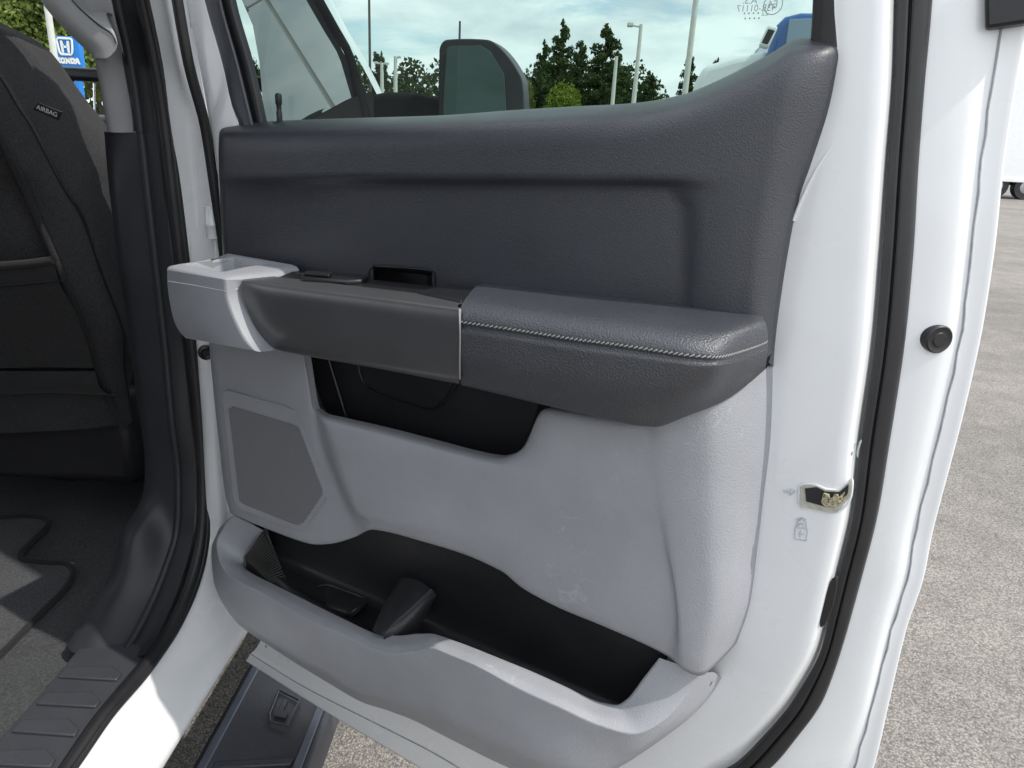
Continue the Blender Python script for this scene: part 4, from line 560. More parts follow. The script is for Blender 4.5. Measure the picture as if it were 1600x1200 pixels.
# ---- lower map pocket: rim and front
ri = [(0.0499, -0.01, -0.6438), (0.0204, -0.01, -0.6751), (0.0038, -0.016, -0.7035), (0.0077, -0.026, -0.7161), (0.045, -0.04, -0.7112), (0.1181, -0.052, -0.7015), (0.1861, -0.062, -0.693), (0.2967, -0.074, -0.6832), (0.3464, -0.079, -0.6778), (0.3925, -0.081, -0.662), (0.4337, -0.081, -0.6409), (0.4625, -0.081, -0.6304), (0.5106, -0.079, -0.628), (0.5911, -0.072, -0.6313), (0.6434, -0.064, -0.639), (0.6903, -0.053, -0.6498), (0.7079, -0.048, -0.6488), (0.7207, -0.043, -0.6373), (0.7346, -0.034, -0.6062), (0.7489, -0.028, -0.5734)]
ro = [(-0.0121, -0.018, -0.6319), (-0.0365, -0.022, -0.6607), (-0.0431, -0.032, -0.681), (-0.0212, -0.05, -0.6973), (0.0236, -0.068, -0.7076), (0.1223, -0.082, -0.6971), (0.2113, -0.092, -0.6928), (0.3179, -0.104, -0.6806), (0.3665, -0.108, -0.6772), (0.4069, -0.11, -0.6662), (0.4502, -0.11, -0.6434), (0.4831, -0.11, -0.6245), (0.5296, -0.108, -0.6246), (0.6018, -0.102, -0.6359), (0.6586, -0.094, -0.6438), (0.7035, -0.082, -0.6553), (0.7378, -0.07, -0.6595), (0.7653, -0.05, -0.6458), (0.7854, -0.026, -0.6159), (0.7973, -0.012, -0.5846)]
rm = [Vector(a).lerp(Vector(b), .6) + Vector((0, -.001, .002)) for a, b in zip(ri, ro)]
rf = [(-0.0424, 0, -0.6526), (-0.0737, -0.004, -0.6896), (-0.0729, -0.016, -0.7071), (-0.0485, -0.036, -0.7248), (-0.0014, -0.058, -0.7367), (0.1088, -0.08, -0.7255), (0.1967, -0.09, -0.7201), (0.309, -0.102, -0.7082), (0.3572, -0.106, -0.7058), (0.3983, -0.108, -0.694), (0.4414, -0.108, -0.6739), (0.4782, -0.108, -0.6546), (0.5273, -0.106, -0.6532), (0.5969, -0.1, -0.6657), (0.6549, -0.092, -0.6759), (0.7007, -0.08, -0.6881), (0.7352, -0.066, -0.6879), (0.7691, -0.042, -0.66), (0.7926, -0.014, -0.6263), (0.806, 0.004, -0.5901)]
rg = [(-0.0902, 0.034, -0.6852), (-0.1237, 0.03, -0.7271), (-0.1039, 0.005, -0.7325), (-0.077, -0.015, -0.7585), (-0.0321, -0.035, -0.7881), (0.0686, -0.06, -0.7845), (0.1632, -0.07, -0.783), (0.2848, -0.085, -0.7682), (0.3354, -0.088, -0.7702), (0.3831, -0.09, -0.7569), (0.4352, -0.092, -0.7386), (0.4787, -0.092, -0.7277), (0.5348, -0.09, -0.7297), (0.6039, -0.085, -0.7341), (0.6582, -0.078, -0.7362), (0.6979, -0.068, -0.7328), (0.727, -0.054, -0.7182), (0.7678, -0.03, -0.6766), (0.7966, 0, -0.6459), (0.8136, 0.03, -0.6149)]
rh = [(-0.0948, 0.036, -0.6889), (-0.1313, 0.034, -0.7344), (-0.1387, 0.03, -0.7615), (-0.1249, 0.02, -0.8093), (-0.0782, 0.005, -0.8424), (-0.0034, -0.01, -0.8559), (0.0949, -0.02, -0.856), (0.2124, -0.03, -0.8533), (0.2861, -0.035, -0.8513), (0.3577, -0.038, -0.8357), (0.4144, -0.04, -0.827), (0.4627, -0.042, -0.8252), (0.5296, -0.042, -0.8243), (0.5965, -0.04, -0.8219), (0.6524, -0.034, -0.813), (0.6893, -0.026, -0.7896), (0.7144, -0.014, -0.7683), (0.7618, 0.005, -0.711), (0.7926, 0.025, -0.6706), (0.8137, 0.036, -0.6212)]
rg = [(p[0], p[1] - .012 * min(1, 4 * i / 19, 4 * (19 - i) / 19), p[2]) for i, p in enumerate(rg)]; rh = [(p[0], p[1] - .014 * min(1, 4 * i / 19, 4 * (19 - i) / 19), p[2]) for i, p in enumerate(rh)]
pocket = patch('lower_pocket_front', [off(ri, y=.006, z=-.03), off(ri, y=.002, z=-.004), off(ri, y=.0008, z=-.0012), ri, [Vector(a).lerp(Vector(b), .14) for a, b in zip(ri, rm)], rm, [Vector(a).lerp(Vector(b), .86) for a, b in zip(rm, ro)], ro, [Vector(a).lerp(Vector(b), .22) for a, b in zip(ro, rf)], rf, rg, [Vector(a).lerp(Vector(b), .8) for a, b in zip(rg, rh)], rh, off(rh, y=.03, z=.006)], 'grey', door, .008, .006)
# liner: front inside, floor, back, divider and tray
back = [(0.0316, -0.008, -0.615), (0.0609, -0.008, -0.6324), (0.1053, -0.008, -0.6394), (0.1777, -0.008, -0.6263), (0.2462, -0.008, -0.5967), (0.3101, -0.008, -0.5691), (0.3581, -0.008, -0.5601), (0.4265, -0.008, -0.5582), (0.491, -0.008, -0.5604), (0.5382, -0.008, -0.5802), (0.5847, -0.008, -0.5838), (0.6647, -0.008, -0.587), (0.7437, -0.008, -0.5878), (0.753, -0.008, -0.5969)]
wall_i = off(ri, y=.007, z=-.012)
def low(p, z): return (p[0], p[1], z)
zb = -.70
lin1 = [low((p[0], p[1] + .014, p[2]), max(zb, min(p[2] - .03, zb + .0))) for p in ri]
patch('lower_pocket_liner', [wall_i, [(p[0], p[1] + .012, (p[2] + zb) / 2) for p in ri], lin1, [(p[0], -.0, zb) for p in ri], [(p[0], .012, zb + .05) for p in ri], [(p[0], .014, -.45) for p in ri]], 'liner', door, .012, .02)
# ribbed end wall
rw = []
for i in range(19):
    a = Vector([(0.0246, -0.034, -0.6892)][0]).lerp(Vector([(0.0973, -0.044, -0.7054)][0]), i / 18); b = Vector([(0.0611, -0.02, -0.6425)][0]).lerp(Vector([(0.1197, -0.03, -0.6998)][0]), i / 18)
    rw.append([a + Vector((0, 0, -.004)), b])
patch('ribbed_end_wall', [[(0.0077, -0.018, -0.7036), (0.0117, -0.018, -0.728), (0.0555, -0.018, -0.7347), (0.094, -0.018, -0.7353)], [(0.0445, -0.02, -0.6568), (0.0569, -0.02, -0.6899), (0.0855, -0.02, -0.7145), (0.1197, -0.02, -0.7204)], [(0.0609, -0.012, -0.6305), (0.0743, -0.012, -0.6703), (0.0958, -0.012, -0.7063), (0.1245, -0.012, -0.723)]], 'liner', door, .004, .004)
tubes('liner_rib', rw, .0011, plain('paler_rib_plastic', (.05, .048, .046), .4, .1, 60).m, door, 5)  # ribs in a paler plastic than the liner
tubes('liner_edge', [curve([(0.0557, -0.012, -0.6371), (0.0689, -0.012, -0.6623), (0.0901, -0.012, -0.7021), (0.1216, -0.012, -0.7229), (0.1484, -0.012, -0.7175), (0.1992, -0.012, -0.6953)], .01)], .0022, 'liner', door, 6)
patch('liner_tray', [[(0.1218, -0.012, -0.7203), (0.1631, -0.012, -0.7118), (0.1993, -0.012, -0.6941), (0.2337, -0.012, -0.6891), (0.2683, -0.012, -0.6921)], [(0.1521, -0.05, -0.7028), (0.2012, -0.05, -0.7013), (0.2418, -0.05, -0.699), (0.2746, -0.05, -0.6948), (0.3122, -0.05, -0.6565)], [(0.1518, -0.05, -0.7065), (0.1895, -0.05, -0.7132), (0.2304, -0.05, -0.7156), (0.257, -0.05, -0.7151), (0.2836, -0.05, -0.6945)]], 'liner', door, .01, .01)
tubes('tray_edge', [curve([(0.1369, -0.018, -0.7173), (0.1703, -0.016, -0.7055), (0.2041, -0.014, -0.6911), (0.2423, -0.014, -0.6882), (0.2832, -0.02, -0.6837), (0.2819, -0.045, -0.6867), (0.2673, -0.052, -0.699)], .01)], .0022, 'liner', door, 6)
patch('liner_divider', [[(0.3382, -0.01, -0.6311), (0.344, -0.05, -0.6492), (0.356, -0.09, -0.6633)], [(0.3552, -0.01, -0.6202), (0.3583, -0.05, -0.6434), (0.3654, -0.09, -0.6647)], [(0.3777, -0.01, -0.6183), (0.3794, -0.05, -0.6381), (0.377, -0.09, -0.6618)], [(0.4022, -0.01, -0.6242), (0.3967, -0.05, -0.6387), (0.3769, -0.09, -0.6705)], [(0.4078, -0.008, -0.6319), (0.405, -0.05, -0.6735), (0.388, -0.09, -0.7318)]], 'liner', door, .008, .006)
tubes('divider_edge', [curve([(0.4025, -0.012, -0.6229), (0.391, -0.05, -0.641), (0.373, -0.088, -0.6648)], .01)], .0032, plain('paler_divider_plastic', (.035, .034, .034), .4, .1, 60).m, door, 6)  # edge in a paler plastic than the divider
slab('edge_reflector', [(0.8028, 0.012, -0.6167), (0.808, 0.012, -0.6084), (0.8003, 0.012, -0.6336), (0.7898, 0.012, -0.6518)], (0, -1, 0), .004, 'red', door)

# ---- grab box
bf = .135
A = [(0.0381, -0.135, -0.1843), (0.0352, -0.135, -0.2103), (0.0389, -0.135, -0.2465), (0.0482, -0.135, -0.2659), (0.0631, -0.135, -0.2752)]; B_ = [(0.1595, -0.135, -0.1816), (0.16, -0.135, -0.199), (0.1823, -0.135, -0.2478), (0.1964, -0.135, -0.2616), (0.21, -0.135, -0.2676)]
ch = [(0.1558, -0.11, -0.1856), (0.1542, -0.11, -0.2012), (0.1734, -0.11, -0.2396), (0.1852, -0.11, -0.2568), (0.1979, -0.11, -0.2756)]; 
At = off([(0.0388, -0.13, -0.1788)], 0)
rows = [[(p[0], .0, p[2]) for p in A], [(p[0] - .0, -.118, p[2]) for p in A], [(p[0] + .0015, -.132, p[2]) for p in A], [(p[0] + .006, -.135, p[2]) for p in A],
        [(p[0] - .006, -.1352, p[2]) for p in B_], B_, [Vector(b).lerp(Vector(c), .12) + Vector((.0022, -.0006, 0)) for b, c in zip(B_, ch)], ch, [(p[0] + .02, -.06, p[2]) for p in ch]]
grab = patch('grab_box', rows, 'grey', door, .006, .006, linv=True)
tp0 = Vector([(0.0381, -0.135, -0.1843)][0]).z; zt = tp0 + .007
# top with a sunk tray
bx0 = Vector(A[0]).x; bx1 = Vector(B_[0]).x
def P3(x, w, z): return Vector((x, -w, z))
tz_ = [Vector(p) for p in [(0.1529, -0.012, -0.1831), (0.1532, -0.002, -0.176), (0.0791, -0.002, -0.1758), (0.001, -0.002, -0.1794)]]
rim_ = [Vector(rows[i][0]) for i in range(2, 9)] + tz_ + [Vector((A[0][0], -.06, A[0][2])), Vector((A[0][0], -.118, A[0][2]))]
zt = A[0][2] + .0045
rim_ = [Vector((p.x, p.y, A[0][2] + (-.004 if 3 <= i <= 8 else 0))) if 7 <= i else p for i, p in enumerate(rim_)]
basin = [Vector((p[0], p[1], zt)) for p in [(0.0449, -0.108, -0.1815), (0.0516, -0.11, -0.1813), (0.1082, -0.11, -0.1784), (0.1159, -0.109, -0.1775), (0.1197, -0.107, -0.1772), (0.12, -0.1, -0.1772), (0.112, -0.06, -0.177), (0.1144, -0.022, -0.1758), (0.1153, -0.018, -0.1743), (0.0837, -0.018, -0.1754), (0.0371, -0.018, -0.1792), (0.0326, -0.055, -0.1793), (0.0388, -0.092, -0.1807)]]
cin = sum(basin, Vector()) / len(basin)
def lift(t_, dz): return [Vector((p.x + (q.x - p.x) * t_, p.y + (q.y - p.y) * t_, p.z + (zt - p.z) * dz)) for p, q in zip(rim_, basin)]
def sink(t_, dz): return [Vector((p.x + (cin.x - p.x) * t_, p.y + (cin.y - p.y) * t_, zt - dz)) for p in basin]
loops = [rim_, lift(.04, .45), lift(.12, .8), lift(.25, .97), lift(.4, 1), lift(.9, 1), sink(0, .0006), sink(.03, .003), sink(.08, .012), sink(.13, .030), sink(.2, .035)]
v, f = [], []; k = len(rim_); gridmesh(loops, v, f, True); f.append(tuple(range(10 * k, 11 * k)))
gt_ = raw('grab_box_top', v, f, 'grey', door, True, 42)
tubes('parting_line', [[Vector(p) + Vector((0, -.0004, 0)) for p in [(0.0431, -0.1345, -0.1995), (0.0921, -0.1345, -0.1979), (0.1596, -0.1345, -0.1966)]] + [Vector([(0.1545, -0.111, -0.1976)][0]) + Vector((.001, -.0008, 0))]], .0008, plain('seam_highlight', (.5, .5, .5), .5, .02, 20).m, door, 5)
# ---- pull handle in dark satin metal
q0 = [(0.1564, -0.098, -0.1855), (0.1972, -0.098, -0.1832), (0.287, -0.098, -0.1788), (0.3884, -0.098, -0.1734), (0.4794, -0.098, -0.1693), (0.4939, -0.098, -0.1685)]
q1 = [(0.1629, -0.112, -0.186), (0.2044, -0.113, -0.1843), (0.3026, -0.114, -0.1789), (0.4016, -0.114, -0.1734), (0.4905, -0.114, -0.1691), (0.5056, -0.114, -0.1681)]
q2 = [(0.1638, -0.114, -0.2), (0.2063, -0.117, -0.2), (0.3078, -0.118, -0.1932), (0.4048, -0.118, -0.1894), (0.4937, -0.118, -0.1857), (0.5088, -0.118, -0.1853)]
q3 = [(0.172, -0.112, -0.2282), (0.2084, -0.116, -0.23), (0.3116, -0.118, -0.2245), (0.4045, -0.118, -0.2198), (0.4945, -0.118, -0.216), (0.5097, -0.118, -0.2153)]
q4 = [(0.1853, -0.106, -0.2585), (0.2181, -0.11, -0.2604), (0.3129, -0.112, -0.2566), (0.3992, -0.112, -0.2535), (0.4912, -0.112, -0.2494), (0.5067, -0.112, -0.2477)]
q5 = [(0.195, -0.092, -0.2767), (0.2164, -0.094, -0.2758), (0.2961, -0.095, -0.2715), (0.385, -0.095, -0.2663), (0.4796, -0.095, -0.2618), (0.4974, -0.095, -0.2611)]
bez = patch('pull_handle', [off(q0, y=.03), q0, q1, q2, q3, q4, q5, off(q5, y=.03, z=.006)], 'bezel', door, .012, .005)
tubes('handle_edge', [curve([Vector(r[-1]) + Vector((.001, -.001, 0)) for r in (q1, q2, q3, q4)], .008)], .0016, 'bezeledge', door, 6)
zs = sum(p[2] for p in q0) / len(q0)
patch('switch_panel', [off(q0, y=.004, z=-.0014), off(q0, y=.0985 - .012, z=-.0014)], 'black', door, .02, .02)
sw0 = [(0.1831, -0.03, -0.1751), (0.2849, -0.03, -0.1713), (0.3054, -0.03, -0.1786), (0.2888, -0.03, -0.1886), (0.22, -0.03, -0.1985), (0.1469, -0.03, -0.197)]
xa, za, xb, zb2 = q0[0][0], q0[0][2], q0[-1][0], q0[-1][2]
def pz(x): return za + (zb2 - za) * (x - xa) / (xb - xa)
def onpanel(l, h): return [(p[0], p[1], pz(p[0]) + h) for p in l]
slab('window_switch', onpanel([(0.2037, -0.048, -0.1763), (0.2502, -0.024, -0.1733), (0.2741, -0.018, -0.1752), (0.2973, -0.018, -0.1797), (0.3087, -0.045, -0.181), (0.296, -0.062, -0.1804), (0.2342, -0.078, -0.1767)], -.003), (0, 0, 1), .008, 'black', door, .003, 3)
slab('switch_lever', onpanel([(0.2171, -0.052, -0.1766), (0.2585, -0.045, -0.1745), (0.2678, -0.062, -0.1769), (0.2266, -0.066, -0.1777)], .005), (.1, 0, 1), .005, 'liner', door, .002, 3)
tubes('switch_icon', [onpanel([(0.2016, -0.055, -0.174), (0.2059, -0.055, -0.1803), (0.2237, -0.055, -0.1753)], .0055), onpanel([(0.2271, -0.055, -0.1774), (0.2329, -0.055, -0.1758)], .0055)], .0012, 'chrome', door, 6)
slab('switch_ledge', onpanel([(0.4138, -0.07, -0.1717), (0.4153, -0.006, -0.1732), (0.4646, -0.006, -0.1646), (0.4927, -0.09, -0.1656)], -.003), (0, 0, 1), .006, 'black', door, .003, 3)
# ---- padded armrest
a0 = [(0.4558, 0.011, -0.1659), (0.5249, 0.011, -0.1624), (0.5884, 0.011, -0.1593), (0.6484, 0.011, -0.1563), (0.7207, 0.011, -0.1531), (0.7682, 0.011, -0.1511), (0.7884, 0.011, -0.1499), (0.7971, 0.011, -0.1518)]
a1 = [(0.4754, -0.04, -0.1619), (0.5511, -0.045, -0.1583), (0.6142, -0.045, -0.1552), (0.6699, -0.045, -0.1521), (0.7339, -0.045, -0.1499), (0.7743, -0.035, -0.1503), (0.7938, -0.022, -0.1502), (0.8026, -0.008, -0.154)]
a2 = [(0.4956, -0.088, -0.1634), (0.5733, -0.092, -0.1599), (0.6328, -0.092, -0.1572), (0.6847, -0.092, -0.1552), (0.742, -0.09, -0.1535), (0.7783, -0.078, -0.1533), (0.7956, -0.045, -0.1532), (0.8062, -0.012, -0.1599)]
a3 = [(0.5038, -0.11, -0.1713), (0.582, -0.112, -0.1679), (0.6416, -0.112, -0.1658), (0.6936, -0.112, -0.1638), (0.7477, -0.11, -0.1626), (0.7801, -0.098, -0.1623), (0.7958, -0.055, -0.1631), (0.808, -0.013, -0.1659)]
a4 = [(0.5074, -0.116, -0.1823), (0.5852, -0.118, -0.1783), (0.6446, -0.118, -0.1764), (0.6966, -0.117, -0.1736), (0.7493, -0.115, -0.1722), (0.7807, -0.104, -0.1718), (0.7962, -0.058, -0.1732), (0.8091, -0.014, -0.1715)]
a5 = [(0.5055, -0.113, -0.1882), (0.5839, -0.115, -0.1839), (0.6437, -0.115, -0.1818), (0.696, -0.114, -0.1788), (0.749, -0.112, -0.1773), (0.7806, -0.101, -0.1768), (0.7965, -0.056, -0.1781), (0.8094, -0.0125, -0.1751)]
a6 = [(0.5083, -0.117, -0.1912), (0.5863, -0.119, -0.1867), (0.6458, -0.119, -0.1845), (0.6978, -0.118, -0.1814), (0.7505, -0.116, -0.1791), (0.7807, -0.105, -0.1783), (0.7968, -0.058, -0.1808), (0.8101, -0.014, -0.1779)]
a7 = [(0.5091, -0.117, -0.2156), (0.5874, -0.118, -0.213), (0.6493, -0.117, -0.211), (0.6999, -0.116, -0.208), (0.7463, -0.112, -0.2049), (0.7748, -0.098, -0.2013), (0.7922, -0.052, -0.2008), (0.8105, -0.012, -0.1904)]
a8 = [(0.5061, -0.11, -0.2438), (0.5847, -0.11, -0.2419), (0.6476, -0.108, -0.2406), (0.7022, -0.105, -0.2393), (0.7356, -0.095, -0.2372), (0.7623, -0.076, -0.2293), (0.7848, -0.04, -0.2218), (0.8102, -0.009, -0.1966)]
a9 = [(0.4994, -0.094, -0.2625), (0.5769, -0.094, -0.2621), (0.6419, -0.092, -0.2624), (0.7016, -0.088, -0.2628), (0.7248, -0.078, -0.2632), (0.7518, -0.058, -0.2504), (0.7782, -0.034, -0.2368), (0.8104, -0.006, -0.2014)]
arm = patch('armrest_pad', [off(a0, y=.005), a0, a1, a2, a3, a4, a5, a6, a7, a8, a9, off(sety(a9, .01), z=.012)], 'leather', door, .007, .005)
raw('armrest_end', [Vector(r[0]) + Vector((.0005, 0, 0)) for r in (a0, a1, a2, a3, a4, a7, a8, a9)] + [Vector((Vector(a9[0]).x, .01, Vector(a9[0]).z + .01))], [tuple(range(9))], 'leather', door)
# the double row of stitches: each stitch is a short slanted bead
stl = curve(a4, .0052); vs, fs = [], []
for p, q in zip(stl, stl[1:]):
    tg = (q - p); c = (p + q) / 2 + Vector((0, -.0012, .0004)); e = tg * .40 + Vector((0, 0, .0010)); s = Vector((0, 0, .0008)); n_ = Vector((0, -.0007, 0))
    b = len(vs); vs += [c - e - s, c - e + s, c + e + s, c + e - s, c - e * .6 + n_, c + e * .6 + n_]
    fs += [(b, b + 3, b + 5, b + 4), (b + 1, b + 4, b + 5, b + 2), (b, b + 4, b + 1), (b + 3, b + 2, b + 5)]
st_ = raw('stitching', vs, fs, 'thread', door, True); st_['kind'] = 'stuff'

# ================================================================== surroundings
def pt(px, py, Y): pass
leafM = {}
def leafmat(name, c, c2):
    t = NT(name); n = t.noise(.9, 3); oi = t.n.new('ShaderNodeObjectInfo')
    b = t.ramp(n, [(.3, c), (.7, c2)])
    t.set(Base_Color=b, Roughness=.7, Specular_IOR_Level=.25)
    tl = t.n.new('ShaderNodeBsdfTranslucent'); t.l.new(b, tl.inputs[0]); mx = t.n.new('ShaderNodeMixShader'); mx.inputs[0].default_value = .3
    t.l.new(t.b.outputs[0], mx.inputs[1]); t.l.new(tl.outputs[0], mx.inputs[2]); t.l.new(mx.outputs[0], t.out.inputs[0]); return t.m
M['pine'] = leafmat('pine_needles', (.035, .055, .02), (.075, .11, .035)); M['broad'] = leafmat('broad_leaves', (.11, .16, .035), (.26, .33, .08)); M['lime'] = leafmat('lime_leaves', (.12, .17, .02), (.2, .26, .04))
M['bark'] = plain('bark', (.10, .075, .055), .9, .3, 8).m
def crown_mesh(name, lobes, n, size, mat, rnd):
    v, f = [], []
    tot = sum(r[1][0] * r[1][2] for r in lobes)
    for c, r in lobes:
        for _ in range(int(n * r[0] * r[2] / tot)):
            d_ = Vector((rnd.gauss(0, 1), rnd.gauss(0, 1), rnd.gauss(0, 1))).normalized() * (rnd.random() ** .42)
            p = Vector(c) + Vector((d_.x * r[0], d_.y * r[1], d_.z * r[2])); s = size * rnd.uniform(.5, 1.4)
            a = Vector((rnd.gauss(0, 1), rnd.gauss(0, 1), rnd.gauss(0, .7))).normalized(); b_ = a.orthogonal().normalized(); b_.rotate(Matrix.Rotation(rnd.uniform(0, 6.28), 3, a)); c_ = a.cross(b_)
            k = len(v); v += [p - b_ * s, p + c_ * s * .55, p + b_ * s, p - c_ * s * .55]; f.append((k, k + 1, k + 2, k + 3))
    me = bpy.data.meshes.new(name); me.from_pydata([tuple(x) for x in v], [], f); me.materials.append(M[mat]); return me
def trunk_mesh(name, h, r, limbs, rnd):
    o = tubes(name, [[(0, 0, 0), (.03 * h * .3, 0, h * .35), (0, .02 * h, h * .7), (0, 0, h)]] , [r, r * .8, r * .5, r * .15], 'bark', None, 7)
    me = o.data; bpy.data.objects.remove(o); return me
rnd = random.Random(3)
def pine_lobes(h, w, sparse):
    L = []
    for k in range(74):
        t_ = .16 + .84 * (k / 74) + rnd.uniform(-.02, .02); rr = w * max(.06, 1.02 - t_) ** .62 * rnd.uniform(.45, 1.2); a = rnd.uniform(0, 6.28)
        for q in (.35, .65, .95): L.append(((math.cos(a) * rr * q, math.sin(a) * rr * q, h * t_ + rnd.uniform(-.15, .15) + q * .1), (rr * .22 + .1, rr * .22 + .1, h * .022 * sparse)))
    return L
def broad_lobes(h, w):
    L = []
    for k in range(15):
        a = rnd.uniform(0, 6.28); q = rnd.uniform(.1, .8); z = rnd.uniform(.3, .9)
        L.append(((math.cos(a) * w * q * (1.25 - z), math.sin(a) * w * q * (1.25 - z), h * z), (w * rnd.uniform(.25, .42),) * 2 + (h * rnd.uniform(.07, .14),)))
    L.append(((0, 0, h * .6), (w * .6, w * .6, h * .25))); return L
KIND = {}
for i in range(3):
    KIND['pine', i] = (crown_mesh('crown', pine_lobes(10, 3.3, 1.25), 9000, .15, 'pine', rnd), trunk_mesh('trunk', 9.6, .16, 0, rnd))
    KIND['broad', i] = (crown_mesh('crown', broad_lobes(8, 3.2), 16000, .105, 'broad', rnd), trunk_mesh('trunk', 6.5, .18, 0, rnd))
def tree(kind, i, xy, s, label, group, name, cat='tree', sw_=1.0):
    e = bpy.data.objects.new(name, None); col.objects.link(e); e.location = (xy[0], xy[1], 0); e.scale = (s * sw_, s * sw_, s); e.rotation_euler.z = rnd.uniform(0, 6.28); tag(e, label, cat, group)
    for nm, me in zip(('crown', 'trunk'), KIND[kind, i % 3]):
        o = bpy.data.objects.new(nm, me); col.objects.link(o); o.parent = e
    return e
TR = [  # position on the ground line, crown top, kind, label
 ([(0.8244, 55, 1.4407)][0], [(0.4106, 55, 8.7062)][0], 'pine', .8, 'tallest dark pine beside the bright round bush, seen through the door glass'),
 ([(2.278, 58, 1.4225)][0], [(1.7642, 58, 8.0689)][0], 'pine', .7, 'thin loose pine between the two tall pines beyond the glass'),
 ([(3.7866, 54, 1.4589)][0], [(3.2505, 54, 8.5423)][0], 'pine', .95, 'broad tall pine to the left of the three white lamp poles'),
 ([(-0.4001, 60, 1.335)][0], [(-0.8113, 60, 8.0055)][0], 'pine', .75, 'dark pine just to the right of the wing mirror'),
 ([(-1.6726, 57, 1.3631)][0], [(-1.96, 57, 6.6928)][0], 'broad', .8, 'leafy green tree half hidden behind the wing mirror edge'),
 ([(5.5256, 63, 1.429)][0], [(5.0149, 63, 7.9533)][0], 'pine', .8, 'shorter pine leaning out behind the shortest lamp pole'),
 ([(9.1099, 70, 1.4726)][0], [(8.4945, 70, 7.1551)][0], 'pine', .9, 'small dark pine just right of the middle lamp pole'),
 ([(11.6617, 66, 1.4633)][0], [(10.8219, 66, 8.2283)][0], 'pine', .55, 'sparse pine behind the tallest lamp pole'),
 ([(14.3266, 68, 1.474)][0], [(13.5031, 68, 8.343)][0], 'pine', .5, 'thin sparse pine right of the tallest lamp pole'),
 ([(15.5504, 64, 1.4701)][0], [(14.6861, 64, 7.361)][0], 'broad', .6, 'loose leafy tree left of the blue truck cab'),
 ([(16.2856, 62, 1.5281)][0], [(15.2649, 62, 8.4992)][0], 'pine', .6, 'feathery tree next to the blue truck cab'),
 ([(-17.5253, 80, 1.3733)][0], [(-18.3022, 80, 8.6095)][0], 'pine', .8, 'dark tree behind the thin dark utility pole'),
 ([(-17.4075, 82, 1.4007)][0], [(-17.7504, 82, 8.7138)][0], 'pine', .5, 'dark tree behind the pair of twin lamp posts'),
]
for i, (a, b, k, wd, lab) in enumerate(TR):
    tree(k, i, a, b[2] / 10, lab, 'trees beyond the lot', 'pine_tree' if k == 'pine' else 'leafy_tree', 'tree', wd)
# round yellow-green bush
c = [(1.0424, 48, 1.4096)][0]; tz = [(0.8412, 48, 4.7801)][0][2]
bu = bpy.data.objects.new('round_bush', None); col.objects.link(bu); bu.location = (c[0], c[1], 0); tag(bu, 'round yellow green bush in front of the dark pines', 'bush')
o = bpy.data.objects.new('crown', crown_mesh('crown', [((0, 0, tz * .5), (1.3, 1.3, tz * .5)), ((.3, 0, tz * .55), (1.0, 1.1, tz * .42)), ((-.4, .2, tz * .4), (1.0, 1.0, tz * .38))], 5200, .11, 'lime', rnd)); col.objects.link(o); o.parent = bu
# bright trees beyond the windscreen
LT = [(-60, -160, 34, 'leafmost'), (20, -120, 36, ''), (95, -140, 38, ''), (150, -90, 33, ''), (-20, -30, 27, ''), (130, -20, 30, '')]
labs = ['tall bright green tree filling the left edge of the windscreen view', 'bright green tree above the front seat shoulder beyond the windscreen', 'bright green tree behind the blue dealer sign and white pole', 'bright green tree seen just left of the grab handle', 'low bright green tree beside the front seat edge', 'low bright green tree at the foot of the blue dealer sign']
LP_ = [[(-29.8865, 38, 1.2918)][0], [(-28.1535, 40, 1.2873)][0], [(-27.4643, 43, 1.3134)][0], [(-22.7046, 39, 1.4254)][0], [(-24.0798, 33, 1.3397)][0], [(-21.7448, 35, 1.3535)][0]]
for i, (p, lb) in enumerate(zip(LP_, labs)):
    tree('broad', i, p, (1.75, 1.9, 2.0, 1.7, 1.1, 1.2)[i], lb, 'bright trees beyond the windscreen', 'leafy_tree')
# the far wood, one mass
lob = []
for k in range(70):
    x = -75 + k * 3.0 + rnd.uniform(-1, 1); y = 96 + rnd.uniform(0, 14); h = rnd.uniform(9.5, 11.2) if x < 0 else rnd.uniform(10, 12) if x < 12 else rnd.uniform(8.2, 10.2)
    lob.append(((x, y, h * .5), (2.6, 2.2, h * .5)))
fw = bpy.data.objects.new('far_wood', crown_mesh('far_wood', lob, 60000, .36, 'pine', rnd)); col.objects.link(fw); tag(fw, 'low dark wood running along the far side of the lot', 'wood', None, 'stuff')
# lamp poles
M['polewhite'] = plain('white_pole_paint', (.62, .62, .58), .5, .06, 8).m; M['poledark'] = plain('weathered_pole_wood', (.09, .08, .07), .9, .2, 9).m
def pole(name, base, ztop, r, label, cat, mat='polewhite', heads=None, group=None):
    e = bpy.data.objects.new(name, None); col.objects.link(e); e.location = (base[0], base[1], 0); tag(e, label, cat, group)
    tubes('mast', [[(0, 0, 0), (0, 0, ztop * .5), (0, 0, ztop)]], [r * 1.1, r, r * .75], mat, e, 10)
    lathe('base_plate', (0, 0, 0), (0, 0, 1), [(r * 2.6, 0), (r * 2.6, .08), (r * 1.3, .12), (r * 1.1, .3)], mat, e, 12)
    for dx in heads or ():
        tubes('lamp_arm', [[(0, 0, ztop - .1), (dx, 0, ztop - .05)]], r * .4, mat, e, 6); box('lamp_head', (dx * 1.25, 0, ztop - .03), (abs(dx) * .7, .35, .16), mat, e, .04)
    return e
pole('lamp_pole', [(4.041, 23, 2.792)][0], 8.6, .085, 'tallest white lamp pole, running out of the top of the door glass', 'lamp pole', heads=(-.7, .7), group='white lamp poles')
pole('lamp_pole', [(3.6954, 33, 2.9577)][0], [(3.6709, 33, 5.9701)][0][2], .10, 'middle white lamp pole with its head just below the clouds', 'lamp pole', heads=(-.35,), group='white lamp poles')
